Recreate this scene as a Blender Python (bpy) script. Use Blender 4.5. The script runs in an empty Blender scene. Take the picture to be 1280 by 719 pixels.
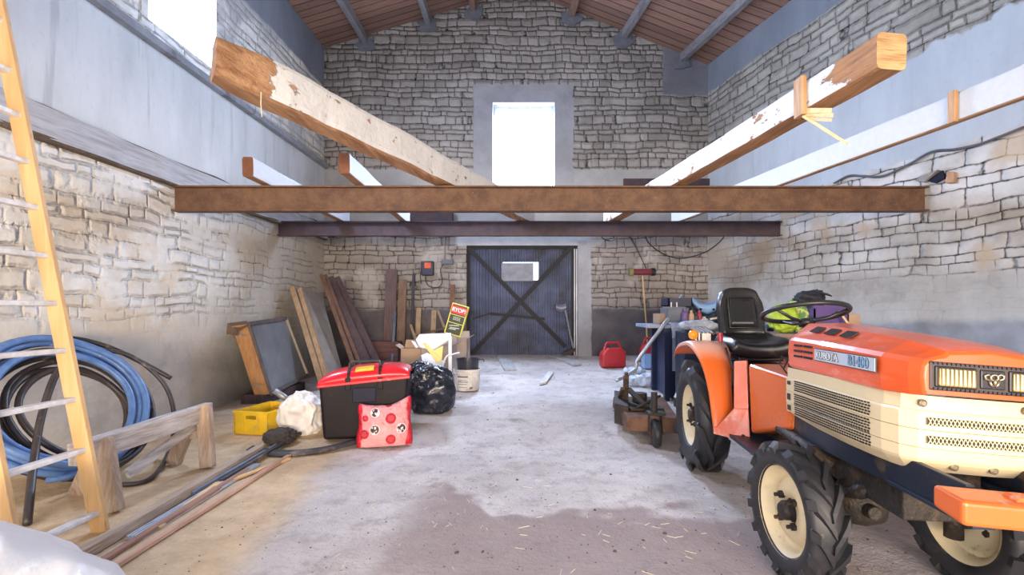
import bpy, bmesh, math, random
from mathutils import Vector, Matrix, noise as mn

# ------------------------------------------------------------------ camera
H = 1.15; F = 600.0; VX, VY = 656.0, 388.0
scene = bpy.context.scene
cam_d = bpy.data.cameras.new('camera'); cam = bpy.data.objects.new('camera', cam_d)
scene.collection.objects.link(cam); scene.camera = cam
cam.location = (0, 0, H); cam.rotation_euler = (math.pi/2, 0, 0)
cam_d.sensor_width = 36; cam_d.lens = F/1280*36
cam_d.shift_x = -(VX-640)/1280; cam_d.shift_y = (VY-359.5)/1280
cam_d.clip_start = .05
# ------------------------------------------------------------------ light
scene.view_settings.view_transform = 'Standard'; scene.view_settings.look = 'None'
scene.view_settings.exposure = 0.12; scene.view_settings.gamma = 1
scene.view_settings.use_curve_mapping = False
world = bpy.data.worlds.new('sky'); scene.world = world; world.use_nodes = True
bg = world.node_tree.nodes['Background']
bg.inputs[0].default_value = (.72, .84, 1, 1); bg.inputs[1].default_value = 3.0
def area(name, loc, target, sx, sy, power, col, spread=math.pi):
    l = bpy.data.lights.new(name, 'AREA'); l.shape = 'RECTANGLE'; l.size = sx; l.size_y = sy
    l.energy = power; l.color = col; l.spread = spread
    o = bpy.data.objects.new(name, l); scene.collection.objects.link(o)
    o.location = loc
    o.rotation_euler = (Vector(target)-Vector(loc)).to_track_quat('-Z', 'Y').to_euler()
    return o
# daylight falling in through the openings of the barn
area('doorway_daylight', (0, -1.0, 1.3), (0, 6, 1.2), 5.6, 2.0, 95, (.98, .93, .90))
area('low_sunlight', (1.3, -7.0, 1.3), (-1.0, 5, 1.6), 5.0, 1.0, 1050, (1, .76, .50))
area('left_window_daylight', (-4.15, 5.2, 4.7), (-1, 4.6, 1.6), 1.0, 1.3, 520, (.62, .74, 1))
area('back_window_daylight', (-.02, 9.45, 4.1), (0, 4.5, 1.0), 1.05, 1.7, 760, (.55, .70, 1))

# ------------------------------------------------------------------ helpers
R = math.radians
rnd = random.Random(7)
def sm(a, b, x):
    t = max(0, min(1, (x-a)/(b-a))); return t*t*(3-2*t)
def floor_z(x, y):
    r = max(0, y-3.9)*.0641
    r = r*sm(3.9, 4.6, y) if y < 4.6 else r
    return r*sm(-3.2, -2.1, x)
def at(px, py, Y):
    return Vector(((px-VX)/F*Y, Y, H+(VY-py)/F*Y))
def G(px, py, lift=0):
    Y = 4.0
    for _ in range(40):
        z = floor_z((px-VX)/F*Y, Y)+lift
        Y = .5*Y+.5*(H-z)*F/(py-VY)
    return Vector(((px-VX)/F*Y, Y, floor_z((px-VX)/F*Y, Y)+lift))
def wallx(y): return 5.806-.278*y
LX = -3.68; BY = 8.8

def tag(o, label=None, cat=None, group=None, kind=None):
    if label: o['label'] = label
    if cat: o['category'] = cat
    if group: o['group'] = group
    if kind: o['kind'] = kind
    return o
def empty(name, loc=(0, 0, 0), rz=0, label=None, cat=None, group=None):
    o = bpy.data.objects.new(name, None); scene.collection.objects.link(o)
    o.empty_display_size = .1
    o.location = loc; o.rotation_euler = (0, 0, rz)
    return tag(o, label, cat, group)
class MB:
    def __init__(s): s.v = []; s.f = []; s.mi = []; s.m = 0
    def add(s, vs, fs, M=None):
        n = len(s.v)
        s.v += [tuple(M @ Vector(v)) if M else tuple(v) for v in vs]
        s.f += [tuple(i+n for i in f) for f in fs]; s.mi += [s.m]*len(fs); return s
    def box(s, a, b, M=None):
        x0, y0, z0 = a; x1, y1, z1 = b
        return s.add([(x0,y0,z0),(x1,y0,z0),(x1,y1,z0),(x0,y1,z0),(x0,y0,z1),(x1,y0,z1),(x1,y1,z1),(x0,y1,z1)],
              [(0,3,2,1),(4,5,6,7),(0,1,5,4),(1,2,6,5),(2,3,7,6),(3,0,4,7)], M)
    def cbox(s, c, d, M=None):
        return s.box([c[i]-d[i]/2 for i in range(3)], [c[i]+d[i]/2 for i in range(3)], M)
    def hexa(s, p):   # 8 corners: bottom 4, top 4
        return s.add(p, [(0,3,2,1),(4,5,6,7),(0,1,5,4),(1,2,6,5),(2,3,7,6),(3,0,4,7)])
    def bar(s, p, q, w, h, up=(0, 0, 1), n=1, wob=0, seed=0, taper=1):
        p, q = Vector(p), Vector(q); d = (q-p); L = d.length; d.normalize()
        sd = d.cross(Vector(up)).normalized(); u = sd.cross(d)
        rings = []
        for i in range(n+1):
            t = i/n; c = p+d*(L*t)
            k = 1+(taper-1)*t
            r = []
            for j, (a, b) in enumerate(((-1,-1),(1,-1),(1,1),(-1,1))):
                off = Vector((0, 0, 0))
                if wob:
                    off = mn.noise_vector(c*2.3+Vector((j*3.1, seed, 0)))*wob
                r.append(c+sd*a*w/2*k+u*b*h/2*k+off)
            rings.append(r)
        vs = [x for r in rings for x in r]; fs = [(3,2,1,0)]
        for i in range(n):
            for j in range(4):
                a = i*4+j; b = i*4+(j+1) % 4
                fs.append((a, b, b+4, a+4))
        e = n*4; fs.append((e, e+1, e+2, e+3))
        return s.add(vs, fs)
    def tube(s, pts, r, n=8, closed=False, caps=True):
        pts = [Vector(p) for p in pts]; m = len(pts)
        if m < 2: return s
        rr = r if hasattr(r, '__len__') else [r]*m
        vs = []; prev = None
        for i, p in enumerate(pts):
            if closed: d = (pts[(i+1) % m]-pts[i-1])
            else: d = pts[min(i+1, m-1)]-pts[max(i-1, 0)]
            if d.length < 1e-9: d = Vector((0, 0, 1))
            d.normalize()
            if prev is None:
                a = Vector((0, 0, 1)) if abs(d.z) < .9 else Vector((1, 0, 0))
                prev = d.cross(a).normalized()
            prev = (prev-d*prev.dot(d)).normalized(); b = d.cross(prev)
            for k in range(n):
                t = 2*math.pi*k/n
                vs.append(p+prev*math.cos(t)*rr[i]+b*math.sin(t)*rr[i])
        fs = []
        for i in range(m if closed else m-1):
            for k in range(n):
                a = i*n+k; b = i*n+(k+1) % n; i2 = (i+1) % m
                fs.append((a, b, i2*n+(k+1) % n, i2*n+k))
        if caps and not closed:
            fs.append(tuple(range(n-1, -1, -1))); fs.append(tuple((m-1)*n+k for k in range(n)))
        return s.add(vs, fs)
    def lathe(s, prof, M=None, n=32, cap=True):   # prof (r, z), around z
        vs = []; fs = []
        for (r, z) in prof:
            for k in range(n):
                t = 2*math.pi*k/n; vs.append((r*math.cos(t), r*math.sin(t), z))
        for i in range(len(prof)-1):
            for k in range(n):
                a = i*n+k; b = i*n+(k+1) % n; fs.append((a, b, b+n, a+n))
        if cap:
            if prof[0][0] > 1e-6: fs.append(tuple(range(n-1, -1, -1)))
            if prof[-1][0] > 1e-6: fs.append(tuple((len(prof)-1)*n+k for k in range(n)))
        return s.add(vs, fs, M)
    def grid(s, fn, nu, nv, M=None):
        vs = [fn(i/nu, j/nv) for j in range(nv+1) for i in range(nu+1)]
        fs = [(j*(nu+1)+i, j*(nu+1)+i+1, (j+1)*(nu+1)+i+1, (j+1)*(nu+1)+i) for j in range(nv) for i in range(nu)]
        return s.add(vs, fs, M)
    def build(s, name, mat, parent=None, smooth=False, bevel=0, seg=2, solid=0, sub=0, origin=None, local=False, weld=False, dbl=False):
        vs = s.v
        if not vs: return None
        if parent is None and origin is None and not local:
            xs = [v[0] for v in vs]; ys = [v[1] for v in vs]; zs = [v[2] for v in vs]
            origin = ((min(xs)+max(xs))/2, (min(ys)+max(ys))/2, min(zs))
        if origin: vs = [(v[0]-origin[0], v[1]-origin[1], v[2]-origin[2]) for v in vs]
        me = bpy.data.meshes.new(name); me.from_pydata(vs, [], s.f)
        mats = mat if isinstance(mat, (list, tuple)) else [mat]
        for m in mats: me.materials.append(m)
        if len(mats) > 1: me.polygons.foreach_set('material_index', s.mi)
        bm = bmesh.new(); bm.from_mesh(me)
        if weld: bmesh.ops.remove_doubles(bm, verts=bm.verts, dist=1e-4)
        bmesh.ops.recalc_face_normals(bm, faces=bm.faces)
        bm.to_mesh(me); bm.free()
        if smooth: me.polygons.foreach_set('use_smooth', [True]*len(me.polygons))
        me.update()
        o = bpy.data.objects.new(name, me); scene.collection.objects.link(o)
        if origin: o.location = origin
        if parent:
            o.parent = parent
            if not local: o.matrix_parent_inverse = pmat(parent).inverted()
        if solid:
            md = o.modifiers.new('solid', 'SOLIDIFY'); md.thickness = solid; md.offset = 0
        if bevel:
            md = o.modifiers.new('bevel', 'BEVEL'); md.width = bevel; md.segments = seg; md.limit_method = 'ANGLE'; md.angle_limit = R(40)
            md.harden_normals = False
        if sub:
            md = o.modifiers.new('sub', 'SUBSURF'); md.levels = sub; md.render_levels = sub
        return o
def pmat(o):
    m = Matrix.Identity(4)
    while o: 
        m = o.matrix_parent_inverse @ o.matrix_basis @ m if o.parent else o.matrix_basis @ m
        o = o.parent
    return m
def frame(o, x, y, z=None):
    x = Vector(x).normalized(); y = Vector(y); y = (y-x*y.dot(x)).normalized(); z = x.cross(y)
    M = Matrix((x, y, z)).transposed().to_4x4(); M.translation = Vector(o); return M
def text(name, body, mat, M, size, parent=None, bold=0, extrude=.0012, local=False, sx=1, shear=0):
    cu = bpy.data.curves.new(name, 'FONT'); cu.body = body; cu.size = size; cu.extrude = extrude; cu.offset = bold
    cu.align_x = 'CENTER'; cu.align_y = 'CENTER'; cu.shear = shear
    t = bpy.data.objects.new(name, cu); scene.collection.objects.link(t)
    dg = bpy.context.evaluated_depsgraph_get()
    me = bpy.data.meshes.new_from_object(t.evaluated_get(dg))
    bpy.data.objects.remove(t); me.name = name
    me.transform(M @ Matrix.Diagonal((sx, 1, 1, 1)))
    me.materials.clear(); me.materials.append(mat)
    o = bpy.data.objects.new(name, me); scene.collection.objects.link(o)
    if parent:
        o.parent = parent
        if not local: o.matrix_parent_inverse = pmat(parent).inverted()
    return o
def spline(pts, n=8, closed=False):
    pts = [Vector(p) for p in pts]; out = []; m = len(pts)
    rng = range(m) if closed else range(m-1)
    for i in rng:
        p1 = pts[i]; p2 = pts[(i+1) % m]
        p0 = pts[i-1] if (closed or i > 0) else p1*2-p2
        p3 = pts[(i+2) % m] if (closed or i+2 < m) else p2*2-p1
        for k in range(n):
            t = k/n
            out.append(.5*((2*p1)+(p2-p0)*t+(2*p0-5*p1+4*p2-p3)*t*t+(3*p1-p0-3*p2+p3)*t**3))
    if not closed: out.append(pts[-1])
    return out

# ------------------------------------------------------------------ shader helpers
class NT:
    def __init__(s, name):
        s.mat = bpy.data.materials.new(name); s.mat.use_nodes = True
        s.t = s.mat.node_tree; s.b = s.t.nodes['Principled BSDF']
        s.geo = s.t.nodes.new('ShaderNodeNewGeometry')
        s.pos = s.geo.outputs['Position']
    def n(s, t): return s.t.nodes.new(t)
    def set(s, sock, v):
        if isinstance(v, bpy.types.NodeSocket): s.t.links.new(v, sock)
        elif isinstance(v, (tuple, list)) and len(v) == 3 and sock.type == 'RGBA': sock.default_value = (*v, 1)
        else: sock.default_value = v
    def m(s, op, a, b=0, c=0, clamp=False):
        n = s.n('ShaderNodeMath'); n.operation = op; n.use_clamp = clamp
        s.set(n.inputs[0], a); s.set(n.inputs[1], b); s.set(n.inputs[2], c); return n.outputs[0]
    def add(s, a, b): return s.m('ADD', a, b)
    def sub(s, a, b): return s.m('SUBTRACT', a, b)
    def mul(s, a, b): return s.m('MULTIPLY', a, b)
    def ss(s, x, a, b, lo=0, hi=1):
        n = s.n('ShaderNodeMapRange'); n.interpolation_type = 'SMOOTHSTEP'
        s.set(n.inputs[0], x); s.set(n.inputs[1], a); s.set(n.inputs[2], b); s.set(n.inputs[3], lo); s.set(n.inputs[4], hi)
        return n.outputs[0]
    def sep(s, v):
        n = s.n('ShaderNodeSeparateXYZ'); s.set(n.inputs[0], v); return n.outputs
    def comb(s, x, y, z=0):
        n = s.n('ShaderNodeCombineXYZ'); s.set(n.inputs[0], x); s.set(n.inputs[1], y); s.set(n.inputs[2], z); return n.outputs[0]
    def vmul(s, v, k):
        n = s.n('ShaderNodeVectorMath'); n.operation = 'MULTIPLY'; s.set(n.inputs[0], v); s.set(n.inputs[1], k); return n.outputs[0]
    def noise(s, v, sc, det=3, rough=.55, dist=0):
        n = s.n('ShaderNodeTexNoise'); s.set(n.inputs['Vector'], v); n.inputs['Scale'].default_value = sc
        n.inputs['Detail'].default_value = det; n.inputs['Roughness'].default_value = rough; n.inputs['Distortion'].default_value = dist
        return n.outputs[0]
    def voro(s, v, sc, feat='F1', rand=1):
        n = s.n('ShaderNodeTexVoronoi'); n.feature = feat; s.set(n.inputs['Vector'], v); n.inputs['Scale'].default_value = sc
        n.inputs['Randomness'].default_value = rand
        return n.outputs['Distance']
    def white(s, x, y=0):
        n = s.n('ShaderNodeTexWhiteNoise'); n.noise_dimensions = '2D'; s.set(n.inputs['Vector'], s.comb(x, y)); return n.outputs['Value']
    def mix(s, f, a, b):
        n = s.n('ShaderNodeMix'); n.data_type = 'RGBA'; s.set(n.inputs[0], f); s.set(n.inputs[6], a); s.set(n.inputs[7], b); return n.outputs[2]
    def bump(s, h, dist=.01, st=1):
        n = s.n('ShaderNodeBump'); s.set(n.inputs['Height'], h); n.inputs['Distance'].default_value = dist; n.inputs['Strength'].default_value = st
        s.t.links.new(n.outputs[0], s.b.inputs['Normal'])
    def col(s, c): s.set(s.b.inputs['Base Color'], c)
    def rough(s, r): s.set(s.b.inputs['Roughness'], r)
    def obj(s):
        n = s.n('ShaderNodeTexCoord'); return n.outputs['Object']
MC = {}
def M_(name, c, rough=.6, metal=0, var=.25, sc=8, c2=None, bump=0, bsc=40, spec=.5, coat=0, alpha=1, trans=0, emit=None, dirt=None, dsc=3, dlo=.55, dhi=.7):
    if name in MC: return MC[name]
    t = NT(name); v = t.obj()
    c2 = c2 or tuple(x*(1-var) for x in c)
    k = t.noise(v, sc, 4, .6)
    base = t.mix(t.ss(k, .35, .65), c, c2)
    if dirt: base = t.mix(t.ss(t.noise(v, dsc, 5, .65), dlo, dhi), base, dirt)
    t.col(base); t.rough(rough); t.b.inputs['Metallic'].default_value = metal
    t.b.inputs['Specular IOR Level'].default_value = spec
    t.b.inputs['Coat Weight'].default_value = coat
    t.b.inputs['Alpha'].default_value = alpha
    t.b.inputs['Transmission Weight'].default_value = trans
    if bump: t.bump(t.noise(v, bsc, 4, .6), bump)
    MC[name] = t.mat; return t.mat
def wood(name, c1, c2, axis=1, rough=.75, bump=.004, sc=1.0, paint=None, plo=.45, phi=.5, pstart=None):
    t = NT(name); v = t.obj()
    k = [14*sc, 14*sc, 14*sc]; k[axis] = 1.1*sc
    g = t.noise(t.vmul(v, tuple(k)), 2.2, 5, .6, .3)
    big = t.noise(v, 2.5, 3)
    c = t.mix(t.ss(t.add(g, t.mul(t.sub(big, .5), .5)), .3, .7), c1, c2)
    fine = [60*sc]*3; fine[axis] = 2.5*sc
    fn = t.noise(t.vmul(v, tuple(fine)), 1.5, 3)
    c = t.mix(t.ss(fn, .62, .75, 0, .55), c, tuple(x*.4 for x in c2))
    h = fn
    if paint:
        pn = t.noise(t.vmul(v, tuple(2.2 if i == axis else 5 for i in range(3))), 2.2, 6, .65)
        if pstart is not None:
            yy = t.sep(t.pos)[1]
            pn = t.add(pn, t.ss(yy, pstart[0], pstart[1], -.35, 0))
        # paint only on the sides, not underneath
        nz = t.sep(t.geo.outputs['Normal'])[2]
        msk = t.mul(t.ss(pn, plo, phi), t.ss(nz, -.7, -.4))
        c = t.mix(msk, c, t.mix(t.noise(v, 20, 4), paint, tuple(x*.82 for x in paint)))
        h = t.add(t.mul(fn, t.sub(1, msk)), t.mul(t.noise(v, 14, 6, .7), 1.0))
    t.col(c); t.rough(rough); t.bump(h, bump)
    MC[name] = t.mat; return t.mat
# ------------------------------------------------------------------ stone walls
def stones(t, u, v, h, w, seed=0, jw=.012):
    big = t.noise(t.comb(u, v, seed), 1.1, 2); med = t.noise(t.comb(u, v, seed+5), 5, 3)
    v2 = t.add(v, t.add(t.mul(t.sub(big, .5), .16), t.mul(t.sub(med, .5), .05)))
    vv = t.m('DIVIDE', v2, h)
    vv = t.add(vv, t.mul(t.m('SINE', t.mul(vv, 1.9)), .22))
    row = t.m('FLOOR', vv); fv = t.m('FRACT', vv)
    r1 = t.white(row, seed+.5); r2 = t.white(row, seed+9.5)
    wid = t.mul(w, t.add(.7, t.mul(r1, .75)))
    uu = t.add(t.m('DIVIDE', u, wid), t.mul(r2, 13))
    jn = t.noise(t.comb(t.mul(uu, 1.0), t.mul(row, 7.3), seed), .9, 1)
    uu = t.add(uu, t.mul(t.sub(jn, .5), 2.2)); uu = t.add(uu, t.mul(t.sub(med, .5), .25))
    colm = t.m('FLOOR', uu); fu = t.m('FRACT', uu)
    idn = t.white(t.add(colm, t.mul(row, 31.7)), seed+2.5)
    du = t.mul(t.m('MINIMUM', fu, t.sub(1, fu)), w)
    dv = t.mul(t.m('MINIMUM', fv, t.sub(1, fv)), h)
    n = t.n('ShaderNodeMath'); n.operation = 'SMOOTH_MIN'; t.set(n.inputs[0], du); t.set(n.inputs[1], dv); n.inputs[2].default_value = .03
    d = t.add(n.outputs[0], t.mul(t.sub(t.noise(t.comb(u, v, seed), 22, 3), .5), .018))
    j = t.ss(d, -.004, jw)            # 0 in the joint, 1 on the stone
    pill = t.ss(d, 0, .035)
    return j, pill, idn
def stone_wall(name, axis, ca, cb, cj, zones, h=.13, w=.26, seed=0, plaster_cover=None, jw=.012, jcov=None, jf=(.42, .62)):
    """zones: list of fn(t,u,z)->(mask, colour socket, bump amount)"""
    t = NT(name); p = t.sep(t.pos); u = p[axis]; z = p[2]
    j, pill, idn = stones(t, u, z, h, w, seed, jw)
    f = t.noise(t.pos, 9, 6, .65); g = t.noise(t.pos, 1.2, 4, .6)
    c = t.mix(idn, ca, cb); c = t.mix(t.ss(f, .3, .75, 0, .35), c, tuple(x*.55 for x in cb))
    c = t.mix(t.ss(g, .45, .7, 0, .5), c, tuple(min(1, x*1.25) for x in ca))
    hh = t.add(t.mul(pill, .75), t.mul(f, .35)); hh = t.add(hh, t.mul(idn, .25))
    if jcov is not None:          # limewash or mortar hiding joints here and there
        cov = jcov(t, u, z); j = t.m('MAXIMUM', j, cov)
        hh = t.add(t.mul(hh, t.sub(1, t.mul(cov, .8))), t.mul(cov, .8))
    cj = t.mix(t.ss(t.noise(t.pos, 2.6, 4, .6), *jf), cj, tuple(.35*a+.65*b for a, b in zip(cj, cb)))
    c = t.mix(j, cj, c)
    t.pj = j
    for zf in zones:
        m, zc, bm = zf(t, u, z)
        c = t.mix(m, c, zc); hh = t.add(t.mul(hh, t.sub(1, m)), t.mul(m, bm))
    t.col(c); t.rough(.92); t.b.inputs['Specular IOR Level'].default_value = .15
    t.bump(hh, .035, 1); return t.mat
def wav(t, z, amt=.15, sc=1.5, k=3):
    return t.add(z, t.mul(t.sub(t.noise(t.pos, sc, 5, .6), .5), amt*2))
def band(t, z, lo, hi, soft=.015):
    return t.mul(t.ss(z, lo-soft, lo+soft), t.ss(z, hi-soft, hi+soft, 1, 0))
def conc(t, c, k=.75, sc=2.0, streak=0):
    n1 = t.noise(t.vmul(t.pos, (1, 1, .35)) if streak else t.pos, sc, 5, .6)
    n2 = t.noise(t.pos, 18, 4)
    cc = t.mix(t.ss(n1, .3, .7), c, tuple(x*k for x in c))
    return t.mix(t.ss(n2, .55, .8, 0, .25), cc, tuple(x*.6 for x in c))
def flat_b(t, base=.75, amt=.12): return t.add(base, t.mul(t.noise(t.pos, 14, 5), amt))

# back wall
def bk_zones():
    def low(t, u, z):
        zz = wav(t, z, .10, 1.3)
        left = t.ss(u, -1.4, -.9, 0, 1)
        m = t.ss(zz, 1.13, 1.2, 1, 0)
        return m, conc(t, (.17, .155, .165), .6, 2.5), flat_b(t, .72)
    def grime_shade(t, u, z):      # browner, dirtier stones of the lower storey, with shade mixed into the colour
        n = t.ss(t.noise(t.pos, 1.1, 5, .6), .35, .65, .35, .75)
        return t.mul(t.mul(n, t.ss(z, 2.5, 2.7, 1, 0)), t.pj), t.mix(t.noise(t.pos, 4, 3), (.25, .215, .195), (.17, .155, .16)), t.add(.55, t.mul(t.noise(t.pos, 9, 5), .6))
    def mid(t, u, z):      # pale smear over the stones beside the door
        m = t.ss(t.noise(t.pos, 1.3, 5, .65), .5, .62, 0, .55)
        m = t.mul(m, band(t, z, 1.2, 2.7, .1))
        return m, conc(t, (.56, .54, .52)), flat_b(t, .7, .2)
    def lint(t, u, z):
        m = t.mul(band(t, z, 2.33, 2.52), band(t, u, -1.25, 1.2, .05))
        return m, conc(t, (.55, .56, .58)), flat_b(t)
    def bnd(t, u, z):
        return band(t, wav(t, z, .012, 3), 2.62, 3.74), conc(t, (.50, .50, .49)), flat_b(t, .8)
    def sur(t, u, z):
        uu = wav(t, u, .05, 4)
        return t.mul(band(t, uu, -.95, .90), band(t, z, 3.1, 5.3)), conc(t, (.44, .44, .46)), flat_b(t, .7, .2)
    def jamb(t, u, z):
        return t.mul(band(t, wav(t, u, .03, 4), .97, 1.22), t.ss(z, 2.4, 2.45, 1, 0)), conc(t, (.42, .42, .45)), flat_b(t, .7, .2)
    def coner(t, u, z):
        return t.mul(t.ss(u, 2.5, 2.56), band(t, z, 5.1, 6, .04)), conc(t, (.26, .26, .29)), flat_b(t)
    return [grime_shade, low, mid, lint, bnd, sur, jamb, coner]
m_back = stone_wall('back_stone', 0, (.47, .435, .40), (.31, .28, .25), (.018, .015, .02), bk_zones(), .112, .225, 3, jw=.013, jf=(.55, .8),
                    jcov=lambda t, u, z: t.mul(t.ss(t.noise(t.pos, 1.7, 4), .58, .68), t.ss(z, 3.6, 3.8, .8, 0)))
# left wall
def lf_zones():
    def plast(t, u, z):
        zz = t.add(z, t.mul(t.ss(u, 3, 8), -.1)); zz = wav(t, zz, .55, .9)
        m = t.ss(zz, .85, 1.25, .94, 0)
        c = conc(t, (.78, .73, .66), .82, 1.8)
        c = t.mix(t.ss(t.noise(t.pos, 1.6, 5, .7), .52, .68, 0, .6), c, (.46, .43, .40))
        c = t.mix(t.ss(t.noise(t.vmul(t.pos, (1, 2.6, .8)), 1.3, 4, .7), .55, .7, 0, .5), c, (.66, .50, .33))
        return m, c, flat_b(t, .75, .3)
    def damp(t, u, z):
        zz = wav(t, z, .35, 1.2)
        m = t.mul(t.ss(zz, .4, .95, .8, 0), t.ss(u, 3.6, 6.5))
        return m, conc(t, (.30, .27, .24), .65, 3), flat_b(t, .75, .3)
    def ochre(t, u, z):
        n = t.noise(t.vmul(t.pos, (1, .7, 1.4)), 1.7, 5, .6)
        m = t.mul(t.mul(t.ss(n, .52, .64, 0, .5), band(t, z, .9, 2.35, .2)), t.pj)
        return m, (.72, .56, .36), t.add(.6, t.mul(t.noise(t.pos, 10, 4), .5))
    def shade(t, u, z):    # stones beyond the first beam darkened, shade put into their colour
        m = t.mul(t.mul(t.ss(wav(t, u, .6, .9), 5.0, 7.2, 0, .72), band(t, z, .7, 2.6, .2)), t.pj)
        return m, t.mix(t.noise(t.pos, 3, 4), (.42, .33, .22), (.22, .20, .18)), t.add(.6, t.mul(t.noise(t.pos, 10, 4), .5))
    def bnd(t, u, z):
        c = conc(t, (.70, .71, .71), .80, 1.6, 1)
        c = t.mix(t.ss(t.noise(t.vmul(t.pos, (3, 3, .25)), 3.5, 4), .55, .75, 0, .5), c, (.35, .36, .38))
        return band(t, z, 2.5, 3.78), c, flat_b(t, .8)
    def upper(t, u, z):
        m = t.mul(t.ss(z, 3.76, 3.8), t.ss(t.noise(t.pos, 1.5, 4), .45, .6, 0, .6))
        return m, conc(t, (.36, .37, .39)), t.add(.5, t.mul(t.noise(t.pos, 8, 5), .6))
    def eave(t, u, z):
        return t.ss(wav(t, z, .10, 1.2), 5.2, 5.26), conc(t, (.27, .29, .33), .8, 2, 1), flat_b(t, .8)
    return [plast, damp, ochre, shade, bnd, upper, eave]
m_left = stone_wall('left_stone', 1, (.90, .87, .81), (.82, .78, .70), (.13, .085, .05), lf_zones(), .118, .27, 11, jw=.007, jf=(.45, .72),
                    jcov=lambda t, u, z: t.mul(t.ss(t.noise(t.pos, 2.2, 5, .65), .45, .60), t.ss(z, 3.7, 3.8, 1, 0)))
def rt_zones():
    def pale(t, u, z):
        m = t.mul(t.mul(t.ss(z, 2.9, 2.95, 1, 0), t.ss(t.noise(t.pos, 1.6, 5), .35, .6, .3, .85)), t.pj)
        return m, conc(t, (.72, .70, .68), .82, 3), t.add(.55, t.mul(t.noise(t.pos, 7, 6, .65), .7))
    def tan(t, u, z):
        m = t.mul(t.ss(t.noise(t.pos, 1.3, 5), .52, .64, 0, .65), band(t, z, 1.2, 2.9, .2))
        return m, (.50, .36, .21), t.add(.55, t.mul(t.noise(t.pos, 9, 5), .6))
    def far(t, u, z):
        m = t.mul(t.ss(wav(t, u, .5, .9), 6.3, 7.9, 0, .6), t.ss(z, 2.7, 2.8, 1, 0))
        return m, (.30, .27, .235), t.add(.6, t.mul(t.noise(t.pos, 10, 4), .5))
    def plast(t, u, z):
        zz = wav(t, z, .3, .9)
        c = conc(t, (.56, .56, .55), .8, 2)
        c = t.mix(t.ss(t.noise(t.pos, 2.3, 6, .7), .52, .62, 0, .5), c, (.36, .33, .30))
        return t.ss(zz, 1.45, 1.7, .9, 0), c, flat_b(t, .75, .35)
    def low(t, u, z):
        zz = wav(t, z, .14, 1.3)
        return t.ss(zz, .98, 1.08, 1, 0), conc(t, (.34, .36, .41), .72, 3), flat_b(t, .8)
    def bnd(t, u, z):
        hi = t.add(4.0, t.mul(t.sub(t.noise(t.pos, 2.5, 5), .5), .5))
        lo = t.add(2.84, t.mul(t.sub(t.noise(t.pos, 2, 3), .5), .12))
        c = conc(t, (.56, .60, .64), .82, 1.8, 1)
        c = t.mix(t.ss(t.noise(t.vmul(t.pos, (3, 3, .25)), 3, 4), .58, .75, 0, .4), c, (.40, .43, .47))
        m = t.mul(t.ss(t.sub(z, lo), -.01, .02), t.ss(t.sub(z, hi), -.02, .03, 1, 0))
        return m, c, flat_b(t, .8)
    def eave(t, u, z):
        return t.ss(wav(t, z, .10, 1.5), 5.12, 5.17), conc(t, (.25, .275, .32), .8, 2, 1), flat_b(t, .8)
    return [pale, tan, far, plast, low, bnd, eave]
m_right = stone_wall('right_stone', 1, (.47, .44, .39), (.32, .295, .26), (.02, .016, .015), rt_zones(), .125, .25, 23, jw=.012, jf=(.47, .72),
                     jcov=lambda t, u, z: t.mul(t.ss(t.noise(t.pos, 2.6, 5), .52, .68, 0, 1), t.ss(z, 2.8, 2.9, .8, 0)))
# floor
t = NT('dusty_floor'); p = t.sep(t.pos); x, y = p[0], p[1]
n1 = t.noise(t.pos, 1.1, 6, .65); n2 = t.noise(t.pos, 6, 6, .7); n3 = t.noise(t.pos, 45, 4, .7)
c = t.mix(t.ss(n1, .35, .65), (.68, .62, .585), (.52, .465, .44))
c = t.mix(t.ss(n2, .47, .68, 0, .6), c, (.34, .285, .27))
c = t.mix(t.ss(t.noise(t.pos, 3.3, 7, .72), .56, .70, 0, .55), c, (.22, .17, .155))
c = t.mix(t.ss(t.noise(t.pos, 2.4, 6, .7), .58, .72, 0, .6), c, (.80, .76, .73))
c = t.mix(t.ss(n3, .55, .75, 0, .5), c, (.30, .25, .22))
c = t.mix(t.ss(t.noise(t.pos, 28, 5, .75), .63, .72, 0, .8), c, (.14, .11, .10))
# damp red-brown patch in the foreground
yy = t.add(y, t.mul(t.sub(t.noise(t.pos, 1.7, 3, .5), .5), 1.3)); xx = t.add(x, t.mul(t.sub(t.noise(t.comb(y, x, 3), 1.5, 3), .5), .9))
yy = t.sub(yy, t.ss(x, -.55, -.1, .5, 0))
dm = t.mul(t.ss(yy, 2.66, 2.78, 1, 0), t.mul(t.ss(xx, -.95, -.5), t.ss(xx, 1.2, 2.0, 1, .2)))
dmp = t.mix(n2, (.23, .145, .125), (.33, .25, .23)); dmp = t.mix(t.ss(n3, .55, .7, 0, .5), dmp, (.45, .38, .34))
c = t.mix(t.mul(dm, .75), c, dmp)
sand = t.mix(t.ss(n2, .3, .7), (.70, .52, .33), (.52, .37, .22))
sm_ = t.ss(t.add(t.add(x, t.mul(t.sub(n1, .5), .5)), t.mul(t.sub(y, 3), .12)), -1.5, -1.2, 1, 0)
sm_ = t.mul(sm_, t.ss(y, 4.6, 6.2, 1, .2))
c = t.mix(sm_, c, sand)
t.col(c); t.rough(.85); t.b.inputs['Specular IOR Level'].default_value = .3
t.bump(t.add(t.mul(n2, .6), t.mul(n3, .25)), .03); m_floor = t.mat
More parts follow.
